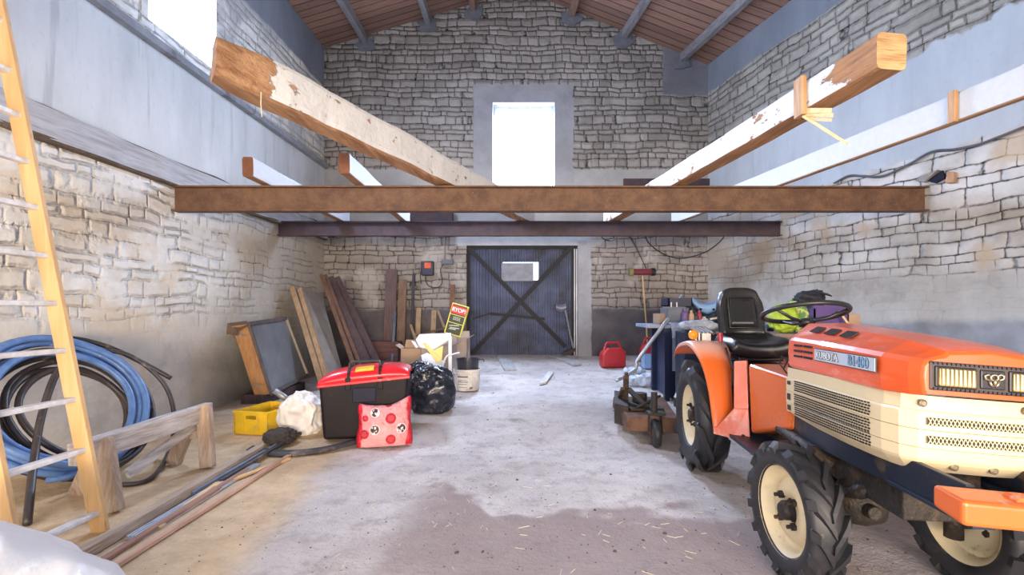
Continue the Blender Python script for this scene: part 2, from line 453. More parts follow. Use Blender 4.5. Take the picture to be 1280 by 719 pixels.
# roof boards
t = NT('roof_boards'); p = t.sep(t.pos)
yb = t.m('DIVIDE', p[1], .155); row = t.m('FLOOR', yb); fr = t.m('FRACT', yb)
gr = t.noise(t.comb(t.mul(p[0], 1.2), t.mul(p[1], 30), row), 2, 5, .65, .4)
c = t.mix(t.white(row, 3.5), (.36, .20, .14), (.20, .115, .085)); c = t.mix(t.ss(gr, .45, .7, 0, .6), c, (.11, .06, .05))
c = t.mix(t.ss(t.voro(t.comb(t.mul(p[0], 1.2), p[1]), 5), .03, .09, .8, 0), c, (.04, .02, .02))
gap = t.ss(t.m('MINIMUM', fr, t.sub(1, fr)), .02, .06); c = t.mix(gap, (.02, .012, .012), c)
t.col(c); t.rough(.8); t.bump(gap, .01); m_roof = t.mat

def wall(name, a, b, z0, z1, th, holes, mat, axis, inner):
    """a..b run along axis ('x' or 'y'), inner = coordinate function of the room face, thickness away from the room"""
    br = sorted({a, b, *[h[0] for h in holes], *[h[1] for h in holes]}); zr = sorted({z0, z1, *[h[2] for h in holes], *[h[3] for h in holes]})
    m = MB()
    def inside(i, k):
        if i < 0 or k < 0 or i >= len(br)-1 or k >= len(zr)-1: return False
        ca, cz = (br[i]+br[i+1])/2, (zr[k]+zr[k+1])/2
        return not any(h[0] < ca < h[1] and h[2] < cz < h[3] for h in holes)
    def P(u, z, o):
        if axis == 'x': return (u, inner(u)+(th if o else 0), z)
        return (inner(u)+(th if o else 0), u, z)
    for i in range(len(br)-1):
        for k in range(len(zr)-1):
            if not inside(i, k): continue
            u0, u1, w0, w1 = br[i], br[i+1], zr[k], zr[k+1]
            for o in (0, 1): m.add([P(u0, w0, o), P(u1, w0, o), P(u1, w1, o), P(u0, w1, o)], [(0, 1, 2, 3)])
            for (di, dk, e) in ((-1, 0, (u0, w0, u0, w1)), (1, 0, (u1, w0, u1, w1)), (0, -1, (u0, w0, u1, w0)), (0, 1, (u0, w1, u1, w1))):
                if not inside(i+di, k+dk):
                    m.add([P(e[0], e[1], 0), P(e[2], e[3], 0), P(e[2], e[3], 1), P(e[0], e[1], 1)], [(0, 1, 2, 3)])
    return tag(m.build(name, mat, weld=True, origin=(0, 0, 0)), kind='structure')
FD = floor_z(0, BY)
DX0, DX1, DZ1 = -1.07, .97, 2.34          # barn door
WX0, WX1, WZ0, WZ1 = -.587, .543, 3.17, 4.96   # gable window
SY0, SY1, SZ0, SZ1 = 4.69, 5.72, 4.0, 5.35     # left window
wall('wall_back', -3.95, 3.7, -.1, 7.4, .42, [(DX0, DX1, -.05, DZ1), (WX0, WX1, WZ0, WZ1)], m_back, 'x', lambda u: BY)
wall('wall_left', -1.2, BY+.05, -.1, 6.4, -.26, [(SY0, SY1, SZ0, SZ1)], m_left, 'y', lambda u: LX)
wall('wall_right', -1.2, BY+.05, -.1, 6.4, .35, [], m_right, 'y', wallx)
wall('wall_front', -3.9, 6.4, -.1, 7.4, -.3, [(-3.1, 3.4, -.05, 2.25)], m_back, 'x', lambda u: -1.2)
def ffl(u, v):
    X = -4.2+u*11; Y = -1.6+v*11
    return (X, Y, floor_z(X, Y)+ .012*(mn.noise(Vector((X*1.3, Y*1.3, 2)))))
tag(MB().grid(ffl, 110, 110).build('floor', m_floor, smooth=True, origin=(0, 0, 0)), kind='structure')
# roof: two board slopes meeting above the frame
RX, RZ, LZ, RZ2 = -.07, 7.07, 5.99, 5.69
def rf(side):
    def f(u, v):
        Y = -1.6+v*10.9
        if side < 0: X = RX+(LX-.3-RX)*u; z = RZ+(LZ-RZ)*(X-RX)/(LX-RX)
        else:
            wx = wallx(Y); X = RX+(wx+.4-RX)*u; z = RZ+(RZ2-RZ)*(X-RX)/(wx-RX)
        return (X, Y, z)
    return f
mb = MB(); mb.grid(rf(-1), 4, 12).grid(rf(1), 4, 12)
tag(mb.build('ceiling', m_roof, origin=(0, 0, 0), solid=.06, weld=True), kind='structure')
m_gw = wood('grey_timber', (.30, .29, .30), (.19, .18, .19), 1, .85)
m_bw = wood('brown_timber', (.32, .20, .14), (.2, .12, .08), 1, .85)
m_cc = M_('dark_concrete', (.20, .21, .24), .9, sc=5, bump=.01)
PUR = 'roof purlins running from front to back under the boards'
for i, (s, fr, lab) in enumerate(((-1, .79, 'grey roof purlin nearest the left eave'), (-1, .47, 'middle grey purlin of the left roof slope'), (-1, .24, 'brown roof purlin close to the ridge on the left slope'),
               (1, .27, 'short-looking roof purlin close to the ridge on the right slope'), (1, .55, 'middle purlin of the right roof slope'), (1, .86, 'long grey roof purlin nearest the right eave'))):
    pts = []
    for Y in (-1.0, BY+.1):
        ex = LX if s < 0 else wallx(Y); ez = LZ if s < 0 else RZ2
        pts.append(Vector((RX+(ex-RX)*fr, Y, RZ+(ez-RZ)*fr-.11)))
    o = MB().bar(pts[0], pts[1], .10, .15, n=6, wob=.008).build('roof_purlin', m_bw if fr in (.24, .27) else m_gw, bevel=.006)
    tag(o, lab, 'roof beam', PUR)
    # mortar pad where the purlin enters the gable
    q = pts[1]; b = MB(); 
    vs = []
    for k in range(14):
        a = 2*math.pi*k/14; r = .11+.08*rnd.random(); vs.append((q.x+math.cos(a)*r*1.25, BY-.03, q.z-.10+math.sin(a)*r*.9))
    n = len(vs); vs2 = [(v[0], BY+.05, v[2]) for v in vs]
    b.add(vs+vs2, [tuple(range(n))]+[(k, (k+1) % n, (k+1) % n+n, k+n) for k in range(n)])
    tag(b.build('trim_%d' % (i+1), m_cc), kind='structure')

# concrete ledge and timber wall plate of the left wall, moulding lines
m_ledge = M_('ledge_concrete', (.33, .34, .37), .9, sc=4, bump=.008, dirt=(.16, .15, .16), dlo=.5, dhi=.65)
m_plate = wood('weathered_plate', (.52, .52, .54), (.36, .34, .34), 1, .85, dict and .006)
tag(MB().bar((LX+.03, -1.2, 3.79), (LX+.03, BY, 3.79), .10, .075, n=24, wob=.006).build('trim_7', m_ledge, origin=(0, 0, 0)), kind='structure')
tag(MB().bar((LX+.01, -1.2, 2.575), (LX+.01, BY, 2.575), .10, .235, n=30, wob=.012).build('trim_8', m_plate, origin=(0, 0, 0)), kind='structure')
m_crk = M_('raw_edge', (.16, .11, .07), .95, sc=9, bump=.02)
tag(MB().bar((LX+.005, -1.2, 2.70), (LX+.005, BY, 2.70), .05, .022, n=60, wob=.022).build('trim_9', m_crk, origin=(0, 0, 0)), kind='structure')
tag(MB().bar((LX+.02, -1.2, 2.45), (LX+.02, BY, 2.45), .07, .03, n=60, wob=.02).build('trim_10', m_crk, origin=(0, 0, 0)), kind='structure')

# windows
m_white = M_('white_frame', (.8, .82, .84), .5)
t = NT('window_glass'); t.b.inputs['Base Color'].default_value = (1, 1, 1, 1); t.b.inputs['Roughness'].default_value = .02
tr = t.n('ShaderNodeBsdfTransparent'); mx = t.n('ShaderNodeMixShader'); mx.inputs[0].default_value = .08
t.t.links.new(tr.outputs[0], mx.inputs[1]); t.t.links.new(t.b.outputs[0], mx.inputs[2])
t.t.links.new(mx.outputs[0], t.t.nodes['Material Output'].inputs[0]); m_glass = t.mat
def window(name, P, w, h, fw=.05, mull=()):
    e = empty(name, P(0, 0, 0)); e['kind'] = 'structure'
    m = MB()
    def bx(a, b, c, d): 
        p = [P(a, c, 0), P(b, c, 0), P(b, c, .05), P(a, c, .05), P(a, d, 0), P(b, d, 0), P(b, d, .05), P(a, d, .05)]; m.hexa(p)
    bx(0, fw, 0, h); bx(w-fw, w, 0, h); bx(fw, w-fw, 0, fw); bx(fw, w-fw, h-fw, h)
    for k in mull: bx(k-.02, k+.02, fw, h-fw)
    m.build('window_frame', m_white, e)
    MB().add([P(fw, fw, .025), P(w-fw, fw, .025), P(w-fw, h-fw, .025), P(fw, h-fw, .025)], [(0, 1, 2, 3)]).build('window_pane', m_glass, e)
window('window_1', lambda a, z, d: Vector((WX0+a, BY+.20+d, WZ0+z)), WX1-WX0, WZ1-WZ0, .045)
window('window_2', lambda a, z, d: Vector((LX-.16-d, SY0+a, SZ0+z)), SY1-SY0, SZ1-SZ0, .04, (.93,))

# barn door
m_corr = M_('corrugated_steel', (.085, .105, .19), .5, .3, sc=3, c2=(.05, .065, .125), dirt=(.035, .035, .045), dsc=2.2, dlo=.45, dhi=.75)
m_brace = M_('dark_steel_brace', (.008, .008, .014), .6, .2)
m_gal = M_('galvanised', (.50, .55, .62), .45, .5, sc=5)
d1 = empty('door_1', ((DX0+DX1)/2, BY+.1, FD)); d1['kind'] = 'structure'
GZ0, GZ1 = at(0, 350, BY).z, at(0, 327, BY).z; GX0, GX1 = at(628, 0, BY).x, at(673, 0, BY).x
m = MB(); n = 37
def corr(x0, x1, z0, z1):
    k0 = round((x0-DX0)/(DX1-DX0)*n*4); k1 = round((x1-DX0)/(DX1-DX0)*n*4); vs = []
    for k in range(k0, k1+1):
        X = DX0+(DX1-DX0)*k/(n*4); y = BY+.12+(.0, .016, .016, 0)[k % 4]
        vs += [(X, y, z0), (X, y, z1)]
    m.add(vs, [(2*i, 2*i+2, 2*i+3, 2*i+1) for i in range(k1-k0)])
corr(DX0, GX0, FD-.03, DZ1-.03); corr(GX1, DX1-.015, FD-.03, DZ1-.03); corr(GX0, GX1, FD-.03, GZ0); corr(GX0, GX1, GZ1, DZ1-.03)
m.build('door_sheet', m_corr, d1)
def dbar(name, a, b, w, mat=m_brace, y=.08, th=.03):
    return MB().bar((at(*a, BY).x, BY+y, at(*a, BY).z), (at(*b, BY).x, BY+y, at(*b, BY).z), th, w, up=(0, 1, 0) if 0 else (0, 0, 1), n=8, wob=.006).build(name, mat, d1)
dbar('diagonal_brace', (586, 311), (707, 434), .075); dbar('diagonal_brace', (714, 309), (590, 442), .075, y=.05)
dbar('cross_bar', (612, 392), (681, 399), .05); dbar('latch_rod', (590, 399), (612, 392), .02)
MB().box((GX0-.02, BY+.085, GZ0-.015), (at(667, 0, BY).x, BY+.105, GZ1-.02)).build('door_patch', M_('patch_sheet', (.20, .22, .27), .5, .2), d1)
m = MB(); m.box((DX0, BY+.06, DZ1-.05), (DX1, BY+.16, DZ1)); m.box((DX0, BY+.06, FD), (DX0+.05, BY+.16, DZ1-.05)); m.box((DX1-.11, BY+.06, FD), (DX1-.07, BY+.16, DZ1-.05))
m.build('door_frame', m_brace, d1)
m = MB(); m.box((DX1-.055, BY+.10, FD), (DX1-.04, BY+.16, DZ1-.05)); m.box((DX1-.02, BY+.10, FD), (DX1, BY+.16, DZ1-.05)); m.build('side_post', m_gal, d1)

# ------------------------------------------------------------------ steel girders
t = NT('rusty_steel'); v = t.obj(); r = t.noise(v, 7, 6, .7)
c = t.mix(t.ss(r, .3, .7), (.20, .105, .058), (.105, .052, .032)); c = t.mix(t.ss(t.noise(v, 60, 4, .7), .6, .75, 0, .6), c, (.38, .24, .14))
c = t.mix(t.ss(t.noise(v, 90, 3), .72, .76, 0, .9), c, (.75, .68, .58))
t.col(c); t.rough(.7); t.bump(r, .004); m_rust = t.mat
t = NT('dark_steel'); v = t.obj(); r = t.noise(v, 6, 6, .7)
c = t.mix(t.ss(r, .3, .7), (.095, .055, .06), (.05, .035, .05)); c = t.mix(t.ss(t.noise(v, 80, 3), .74, .78, 0, .8), c, (.5, .5, .5))
t.col(c); t.rough(.6); m_dsteel = t.mat
def girder(p, q, h, w, mat, label):
    p, q = Vector(p), Vector(q)
    fl = .016; web = .012; m = MB()
    for z0, z1, ww in ((0, fl, w), (h-fl, h, w), (fl, h-fl, web)):
        m.hexa([(p.x, p.y-ww/2, p.z+z0), (q.x, q.y-ww/2, q.z+z0), (q.x, q.y+ww/2, q.z+z0), (p.x, p.y+ww/2, p.z+z0),
                (p.x, p.y-ww/2, p.z+z1), (q.x, q.y-ww/2, q.z+z1), (q.x, q.y+ww/2, q.z+z1), (p.x, p.y+ww/2, p.z+z1)])
    return tag(m.build('steel_girder', mat), label, 'girder', 'steel girders spanning the barn')
B1 = 5.13
zb1 = H+1.035; zt1 = H+1.315
girder((LX-.02, B1-.08, zb1), (wallx(B1+.1)+.01, B1+.1, zb1+.04), .265, .12, m_rust, 'near rust-brown steel girder spanning from wall to wall')
girder((LX-.02, 7.17, H+1.11), (wallx(7.17)+.005, 7.17, H+1.11), .216, .10, m_dsteel, 'far dark purple-brown steel girder behind and below the rust-brown one')
# ------------------------------------------------------------------ timbers
TZ = H+1.33
wp = (.88, .865, .84)
m_timA = wood('whitewashed_oak', (.58, .33, .17), (.34, .16, .075), 1, .8, .012, .8, paint=wp, plo=.34, phi=.39, pstart=(2.95, 3.15))
m_timB = wood('peeling_oak', (.50, .25, .11), (.32, .15, .065), 1, .8, .010, .8, paint=wp, plo=.38, phi=.42, pstart=(2.6, 3.2))
m_timC = wood('painted_joist', (.46, .27, .14), (.32, .17, .085), 1, .8, .004, .8, paint=(.66, .67, .69), plo=.2, phi=.28)
m_cut = wood('cut_oak_end', (.66, .45, .22), (.48, .27, .11), 0, .85, .02, .5)
def timber(name, mat, ends, w, h, label, wob=.012, endmat=None, crook=0, chop=None, group='old joists lying across the girders', n=30):
    """ends: centre of underside near, far; w,h = (near, far)"""
    p, q = Vector(ends[0]), Vector(ends[1]); d = (q-p); L = d.length; d.normalize(); s = Vector((d.y, -d.x, 0)).normalized()
    vs = []; fs = []; K = 12
    prof = []
    for k in range(K):       # rounded rectangle
        a = 2*math.pi*(k+.5)/K; cx, cz = math.cos(a), math.sin(a); pw = .28
        prof.append((math.copysign(abs(cx)**pw, cx), math.copysign(abs(cz)**pw, cz)))
    for i in range(n+1):
        tt = i/n; c = p+d*(L*tt)
        ww = w[0]+(w[1]-w[0])*tt; hh = h[0]+(h[1]-h[0])*tt
        c = c+s*(crook*math.sin(tt*math.pi))
        for k, (a, b) in enumerate(prof):
            P = c+s*(a*ww/2)+Vector((0, 0, hh/2+b*hh/2))
            if chop and tt < chop[0]:
                e = (1-tt/chop[0]); P = P+d*(chop[1]*e*(.5-.5*a))+Vector((0, 0, -(b > 0)*chop[2]*e*e))+s*(chop[3]*e*e*(a < 0))
            nv = mn.noise_vector(P*3.1)*wob+mn.noise_vector(P*11)*wob*.35
            nv.z *= .4 if b < 0 else 1
            vs.append(P+nv)
    for i in range(n):
        for k in range(K):
            a = i*K+k; b = i*K+(k+1) % K; fs.append((a, b, b+K, a+K))
    m = MB(); m.add(vs, fs); 
    m.m = 1; m.add(vs[:K], [tuple(range(K))]); m.m = 0; m.add(vs[-K:], [tuple(range(K))])
    o = m.build(name, [mat, endmat or mat], weld=True)
    return tag(o, label, 'timber', group)
bt = .005
timber('timber_joist', m_timA, ((-1.83, 2.74, TZ+bt), (-1.83+.40*4.72, 7.45, TZ+bt)), (.215, .20), (.27, .30),
       'thick crooked whitewashed timber with a rotten orange end, upper left', .022, m_timA, 0, chop=(.09, .09, .05, .03))
timber('timber_joist', m_timB, ((2.04, 2.66, TZ+bt), (2.04-.152*4.8, 7.45, TZ+bt)), (.185, .19), (.20, .19),
       'square old timber with a pale sawn end and peeling whitewash, upper right', .010, m_cut, 0)
timber('timber_joist', m_timC, ((3.33, 2.1, TZ+bt), (3.33-.192*5.35, 7.45, TZ+bt)), (.07, .07), (.21, .20),
       'thin deep whitewashed plank joist beside the right wall', .006)
timber('timber_joist', m_timC, ((-2.77, 4.80, TZ+bt), (-2.77, 7.45, TZ+bt)), (.11, .11), (.20, .20),
       'short whitewashed joist end nearest the left wall', .006, M_('brown_end', (.26, .10, .05), .8, bump=.01))
timber('timber_joist', m_timC, ((-1.76, 4.67, TZ+bt), (-1.84, 7.45, TZ+bt)), (.11, .11), (.20, .20),
       'short whitewashed joist end between the left wall joist and the thick crooked timber', .006, MC['brown_end'])
timber('timber_joist', m_timC, ((.14, 5.6, TZ+bt), (.17, 7.45, TZ+bt)), (.0001, .0001), (.0001, .0001), 'x', 0) if 0 else None
m_scrap = wood('scrap_wood', (.62, .36, .18), (.42, .22, .1), 2, .8)
# pieces on and under the timbers
o = MB().bar((-1.43, 4.25, TZ+.335), (-1.14, 5.0, TZ+.335), .07, .05, n=4, wob=.004).build('wood_offcut', m_scrap); tag(o, 'small brown board lying on top of the thick crooked timber', 'wood scrap')
o = MB().bar(Vector((1.848, 3.22, TZ-.03)), Vector((1.846, 3.22, TZ+.225)), .035, .09, up=(0, 1, 0)).build('wood_cleat', m_scrap); tag(o, 'narrow upright cleat nailed to the side of the square old timber', 'cleat', 'cleats nailed to the right joists')
o = MB().bar((3.032, 3.40, TZ-.0), (3.032, 3.40, TZ+.22), .03, .05, up=(0, 1, 0)).build('wood_cleat', m_scrap); tag(o, 'narrow upright cleat on the thin plank joist by the right wall', 'cleat', 'cleats nailed to the right joists')
m_split = wood('fresh_split_wood', (.88, .70, .42), (.74, .52, .26), 1, .8)
m = MB()
for (a, b, w) in (((1004, 139), (1040, 138), .035), ((1006, 143), (1042, 144), .03), ((1008, 148), (1040, 150), .02), ((1003, 145), (1060, 179), .018)):
    m.bar(at(*a, 3.21), at(*b, 3.05), w*.8, w, n=4, wob=.008, taper=.6)
tag(m.build('splintered_wood', m_split), 'pale splintered wood hanging under the square old timber', 'splinters')
m = MB().tube([(-1.62, 2.95, TZ+.01), (-1.622, 2.95, TZ-.06), (-1.618, 2.955, TZ-.14)], .0035); tag(m.build('string', M_('string', (.7, .62, .45), .9)), 'short string dangling under the thick crooked timber', 'string')
m = MB().tube([at(216, 152, 0.001)*0+Vector((3.0, 4, TZ))]*2, .001)
# dark channel and panel on the back wall
o = MB().box((at(779, 0, BY).x, BY-.05, at(0, 232, BY).z), (at(905, 0, BY).x, BY+.01, at(0, 224, BY).z)).build('steel_channel', m_dsteel, bevel=.006); tag(o, 'dark steel channel fixed flat to the back wall above the girders, right', 'channel')
o = MB().box((at(514, 0, BY).x, BY-.12, at(0, 279, BY).z), (at(567, 0, BY).x, BY+.01, at(0, 266, BY).z)).build('dark_shelf', m_dsteel, bevel=.006); tag(o, 'dark box shelf on the back wall seen between the two girders', 'shelf')
# ------------------------------------------------------------------ tractor
YAW = R(5)
tr_ = empty('tractor', (1.629, 3.44, 0), -YAW, 'small orange tractor with a cream grille and black ribbed tyres', 'tractor')
org = (.86, .155, .022); 
m_or = M_('tractor_orange', org, .38, 0, var=.12, sc=4, spec=.5, coat=.35, dirt=(.80, .36, .22), dsc=9, dlo=.62, dhi=.72)
m_fade = M_('faded_orange', (.86, .20, .12), .42, 0, sc=5, c2=(.90, .30, .21), spec=.5, coat=.3, dirt=(.95, .62, .52), dsc=4, dlo=.55, dhi=.7)
m_cream = M_('cream_paint', (.74, .60, .37), .5, 0, var=.06, sc=3, coat=.1, dirt=(.66, .50, .30), dsc=7, dlo=.64, dhi=.8)
m_rim = M_('rim_cream', (.84, .68, .42), .5, 0, var=.1, sc=6, dirt=(.42, .26, .12), dsc=8, dlo=.6, dhi=.75)
m_black = M_('black_plastic', (.02, .02, .024), .4)
m_bstl = M_('blue_black_chassis', (.022, .032, .055), .45, .2, sc=6, dirt=(.10, .07, .05), dsc=6, dlo=.55, dhi=.7)
m_eng = M_('engine_grime', (.045, .036, .03), .6, .3, sc=10, bump=.01, dirt=(.13, .075, .04), dsc=8, dlo=.5, dhi=.65)
m_rub = M_('tyre_rubber', (.018, .018, .021), .5, 0, sc=6, c2=(.032, .030, .034), dirt=(.17, .13, .10), dsc=14, dlo=.6, dhi=.8)
m_vinyl = M_('black_vinyl', (.022, .020, .020), .3, 0, sc=6, spec=.6, dirt=(.10, .085, .07), dsc=8, dlo=.6, dhi=.75)
m_chrome = M_('dull_metal', (.55, .53, .5), .35, .9)
m_rustb = M_('rusty_brown', (.20, .10, .06), .8, .2, sc=8, c2=(.11, .055, .04), bump=.005)
def roll(v):      # the front body sits a little down on its right
    x, y, z = v; k = sm(.8, -1.2, y) if 0 else sm(-.6, -1.3, y)
    k = max(0, min(1, (-y-.6)/.7)); return (x, y, z-.07*x*k)
def tire(name, x0, y0, R_, W, rimr, nl, lug, sgn, steer=0, mat=m_rub):
    """tyre with bar lugs, axis along local x, outer side towards sgn; rim child"""
    M = Matrix.Translation((x0, y0, R_)) @ Matrix.Rotation(steer, 4, 'Z') @ Matrix.Rotation(sgn*math.pi/2, 4, 'Y')
    rb = R_-lug
    pr = [(rimr, -W*.36), (rimr+.012, -W*.44), (rimr+(rb-rimr)*.45, -W*.52), (rimr+(rb-rimr)*.8, -W*.48), (rb-.012, -W*.40), (rb, -W*.2), (rb+.004, 0),
          (rb, W*.2), (rb-.012, W*.40), (rimr+(rb-rimr)*.8, W*.48), (rimr+(rb-rimr)*.45, W*.52), (rimr+.012, W*.44), (rimr, W*.36)]
    m = MB(); m.lathe(pr, M, 48, cap=False)
    m2 = MB()
    def surf(u):      # u 0 centre .. 1 shoulder .. 1.35 down the sidewall
        if u <= 1: return W*.5*u*.92, rb-.012*sm(.6, 1, u)
        e = (u-1)/.35; return W*.46+W*.05*e, rb-.012-(rb-rimr)*.28*e
    for k in range(nl):
        for s in (-1, 1):
            ph0 = 2*math.pi*(k+(.5 if s > 0 else 0))/nl
            us = (-.08, .3, .65, .92, 1.02, 1.18, 1.35); vs = []
            for i, u in enumerate(us):
                a = max(u, 0); xx, rr = surf(a)
                if u < 0: xx = -W*.03
                top = R_ if u < 1.0 else rr+lug*(1-.6*(u-1)/.35)
                hw0 = (.5*2*math.pi/nl)*.36; ph = ph0+min(u, 1.02)*(2*math.pi/nl)*.85
                cx = xx if u < 1 else xx+.004; wid = 1.15 if u > .9 else .95
                for (dp, lo) in ((-1.15, 1), (1.15, 1), (.8, 0), (-.8, 0)):
                    r_ = (rr-.02) if lo else top; px = (cx-.012*(u > 1) if lo else cx+(.012 if u > 1 else 0))
                    if u > 1 and not lo: r_ = rr+.004; px = W*.5+.010*(1.4-u)/.35
                    p = ph+dp*hw0*wid
                    vs.append((r_*math.cos(p), r_*math.sin(p), s*px))
            fs = [(0, 1, 2, 3)]
            for i in range(len(us)-1):
                for j in range(4):
                    a = i*4+j; b = i*4+(j+1) % 4; fs.append((a, b, b+4, a+4))
            e = (len(us)-1)*4; fs.append((e, e+1, e+2, e+3)); m2.add(vs, fs, M)
    o = m.build(name, mat, tr_, smooth=True, local=True)
    lg = m2.build('tyre_lugs', mat, o, local=True); tag(lg, 'ribbed rubber bars of the tread', None)
    # rim: dished disc
    d = MB(); w = W*.36; zf = .05
    d.lathe([(rimr+.006, w+.008), (rimr+.008, w), (rimr-.010, w-.004), (rimr-.022, w-.045), (rimr-.040, w-.055), (rimr*.70, w-.045), (rimr*.62, w-.028), (rimr*.34, w-.028), (rimr*.28, w-.045), (.001, w-.045)], M, 40, cap=False)
    d.lathe([(rimr, -w), (rimr-.02, -w+.01), (rimr-.03, w-.05)], M, 40, cap=False)
    rm = d.build('wheel_rim', m_rim, o, smooth=True, local=True)
    h = MB(); h.lathe([(rimr*.22, w-.05), (rimr*.22, w-.01), (rimr*.17, w+.005), (.001, w+.008)], M, 20)
    for k in range(4):
        a = math.pi/4+k*math.pi/2; hx = rimr*.38
        h.lathe([(.017, w-.032), (.017, w-.014), (.009, w-.014), (.009, w+.006), (.001, w+.006)], M @ Matrix.Translation((hx*math.cos(a), hx*math.sin(a), 0)), 6)
    h.build('hub', m_eng, o, local=True)
    return o
RW = .20; FW = .135
tire('rear_tire', -.465+RW/2, 0, .395, RW, .215, 10, .042, -1)
tire('rear_tire', .465-RW/2, 0, .395, RW, .215, 10, .042, 1)
fa = -1.411
tire('front_tire', -.42+FW/2, fa, .29, FW, .185, 15, .018, -1, R(5))
tire('front_tire', .42-FW/2, fa, .29, FW, .185, 15, .018, 1, R(5))
# chassis, engine, axles
def lmb(name, mat, m, **k): return m.build(name, mat, tr_, local=True, **k)
m = MB()
for s in (-1, 1):
    m.hexa([roll(p) for p in ((s*.165-.012, -2.08, .53), (s*.165+.012, -2.08, .53), (s*.165+.012, -.6, .50), (s*.165-.012, -.6, .50),
            (s*.165-.012, -2.08, .635), (s*.165+.012, -2.08, .635), (s*.165+.012, -.6, .66), (s*.165-.012, -.6, .66))])
    m.box((s*.16-.03, -2.12, .535), (s*.16+.03, -1.75, .55))
m.box((-.165, -2.1, .53), (.165, -2.07, .62)); lmb('chassis_rail', m_bstl, m, bevel=.003)
m = MB(); m.box((-.13, -1.75, .40), (.13, -.7, .80)); m.box((-.10, -1.2, .28), (.10, -.2, .62)); m.box((-.15, -.35, .30), (.15, .25, .62)); m.cbox((0, -1.0, .33), (.18, .4, .12))
m.tube([(-.13, -1.3, .45), (-.19, -1.25, .5), (-.19, -.9, .52)], .03); m.tube([(-.1, -1.55, .34), (-.1, -.9, .30)], .03)
lmb('engine_block', m_eng, m, bevel=.03, seg=3)
m = MB(); m.tube([(-.30, fa, .30), (-.10, fa, .36), (.10, fa, .36), (.30, fa, .30)], .035, 10); m.tube([(-.25, fa+.12, .33), (.25, fa+.12, .33)], .012)
m.lathe([(.02, -.10), (.09, -.06), (.10, 0), (.09, .06), (.02, .10)], Matrix.Translation((-.08, fa, .34)) @ Matrix.Rotation(R(90), 4, 'Y'), 16)
for s in (-1, 1): m.tube([(s*.29, fa, .20), (s*.29, fa, .42)], .035, 10); m.tube([(s*.30, fa, .29), (s*.36, fa, .29)], .05, 12)
m.tube([(-.15, fa, .36), (-.12, fa-.1, .42), (.12, fa-.1, .42), (.15, fa, .36)], .03); lmb('front_axle', m_eng, m, smooth=True)
m = MB(); m.tube([(-.30, 0, .395), (.30, 0, .395)], .075, 16); m.lathe([(.02, -.16), (.15, -.10), (.17, 0), (.15, .1), (.02, .16)], Matrix.Translation((0, 0, .42)) @ Matrix.Rotation(R(90), 4, 'Y'), 16)
lmb('rear_axle', m_eng, m, smooth=True)
m = MB(); m.box((-.34, -.95, .38), (-.12, -.25, .40)); m.box((.12, -.95, .38), (.34, -.25, .40)); lmb('footboard', m_bstl, m)
# hood
def hood_sec(d, hw, zb, zc, zt, ti=.62):
    return [(-hw+.004, -d, zb), (-hw, -d, zb+.012), (-hw-.004, -d, (zb+zc)/2), (-hw, -d, zc-.012), (-hw+.012, -d, zc+.004), (-hw*ti-.012, -d, zt-.010), (-hw*ti, -d, zt), (0, -d, zt+.012),
            (hw*ti, -d, zt), (hw*ti+.012, -d, zt-.010), (hw-.012, -d, zc+.004), (hw, -d, zc-.012), (hw+.004, -d, (zb+zc)/2), (hw, -d, zb+.012), (hw-.004, -d, zb)]
secs = [(1.10, .225, .875, .99, 1.060), (1.125, .243, .863, 1.0, 1.078), (1.16, .245, .862, 1.003, 1.078), (1.4, .245, .86, .997, 1.066), (1.65, .242, .858, .990, 1.05), (1.80, .236, .857, .985, 1.036), (1.90, .212, .862, .980, 1.020), (1.935, .197, .866, .978, 1.010), (1.944, .190, .872, .972, 1.0)]
m = MB(); rings = [[roll(p) for p in hood_sec(*s)] for s in secs]
vs = [p for r in rings for p in r]; K = 15; fs = []
for i in range(len(rings)-1):
    for k in range(K-1): fs.append((i*K+k, i*K+k+1, (i+1)*K+k+1, (i+1)*K+k))
fs.append(tuple(range(K))); e = (len(rings)-1)*K; fs.append(tuple(e+k for k in range(K)))
m.add(vs, fs)
t = NT('hood_paint'); v = t.obj(); y = t.sep(v)[1]
k = t.noise(v, 5, 5, .6); fade_shine = t.ss(t.add(y, t.mul(t.sub(k, .5), .35)), -1.95, -1.25)
c = t.mix(fade_shine, (.78, .105, .018), (.84, .15, .075)); c = t.mix(t.mul(t.ss(t.noise(t.vmul(v, (1, 1, 3)), 6, 5, .7), .52, .66), t.add(.05, t.mul(fade_shine, .5))), c, (.93, .48, .38))  # faded towards the rear, with pink highlight streaks painted into the colour
t.col(c); t.rough(.36); t.b.inputs['Coat Weight'].default_value = .35; m_hood = t.mat
hood = lmb('hood', m_hood, m, bevel=.004)
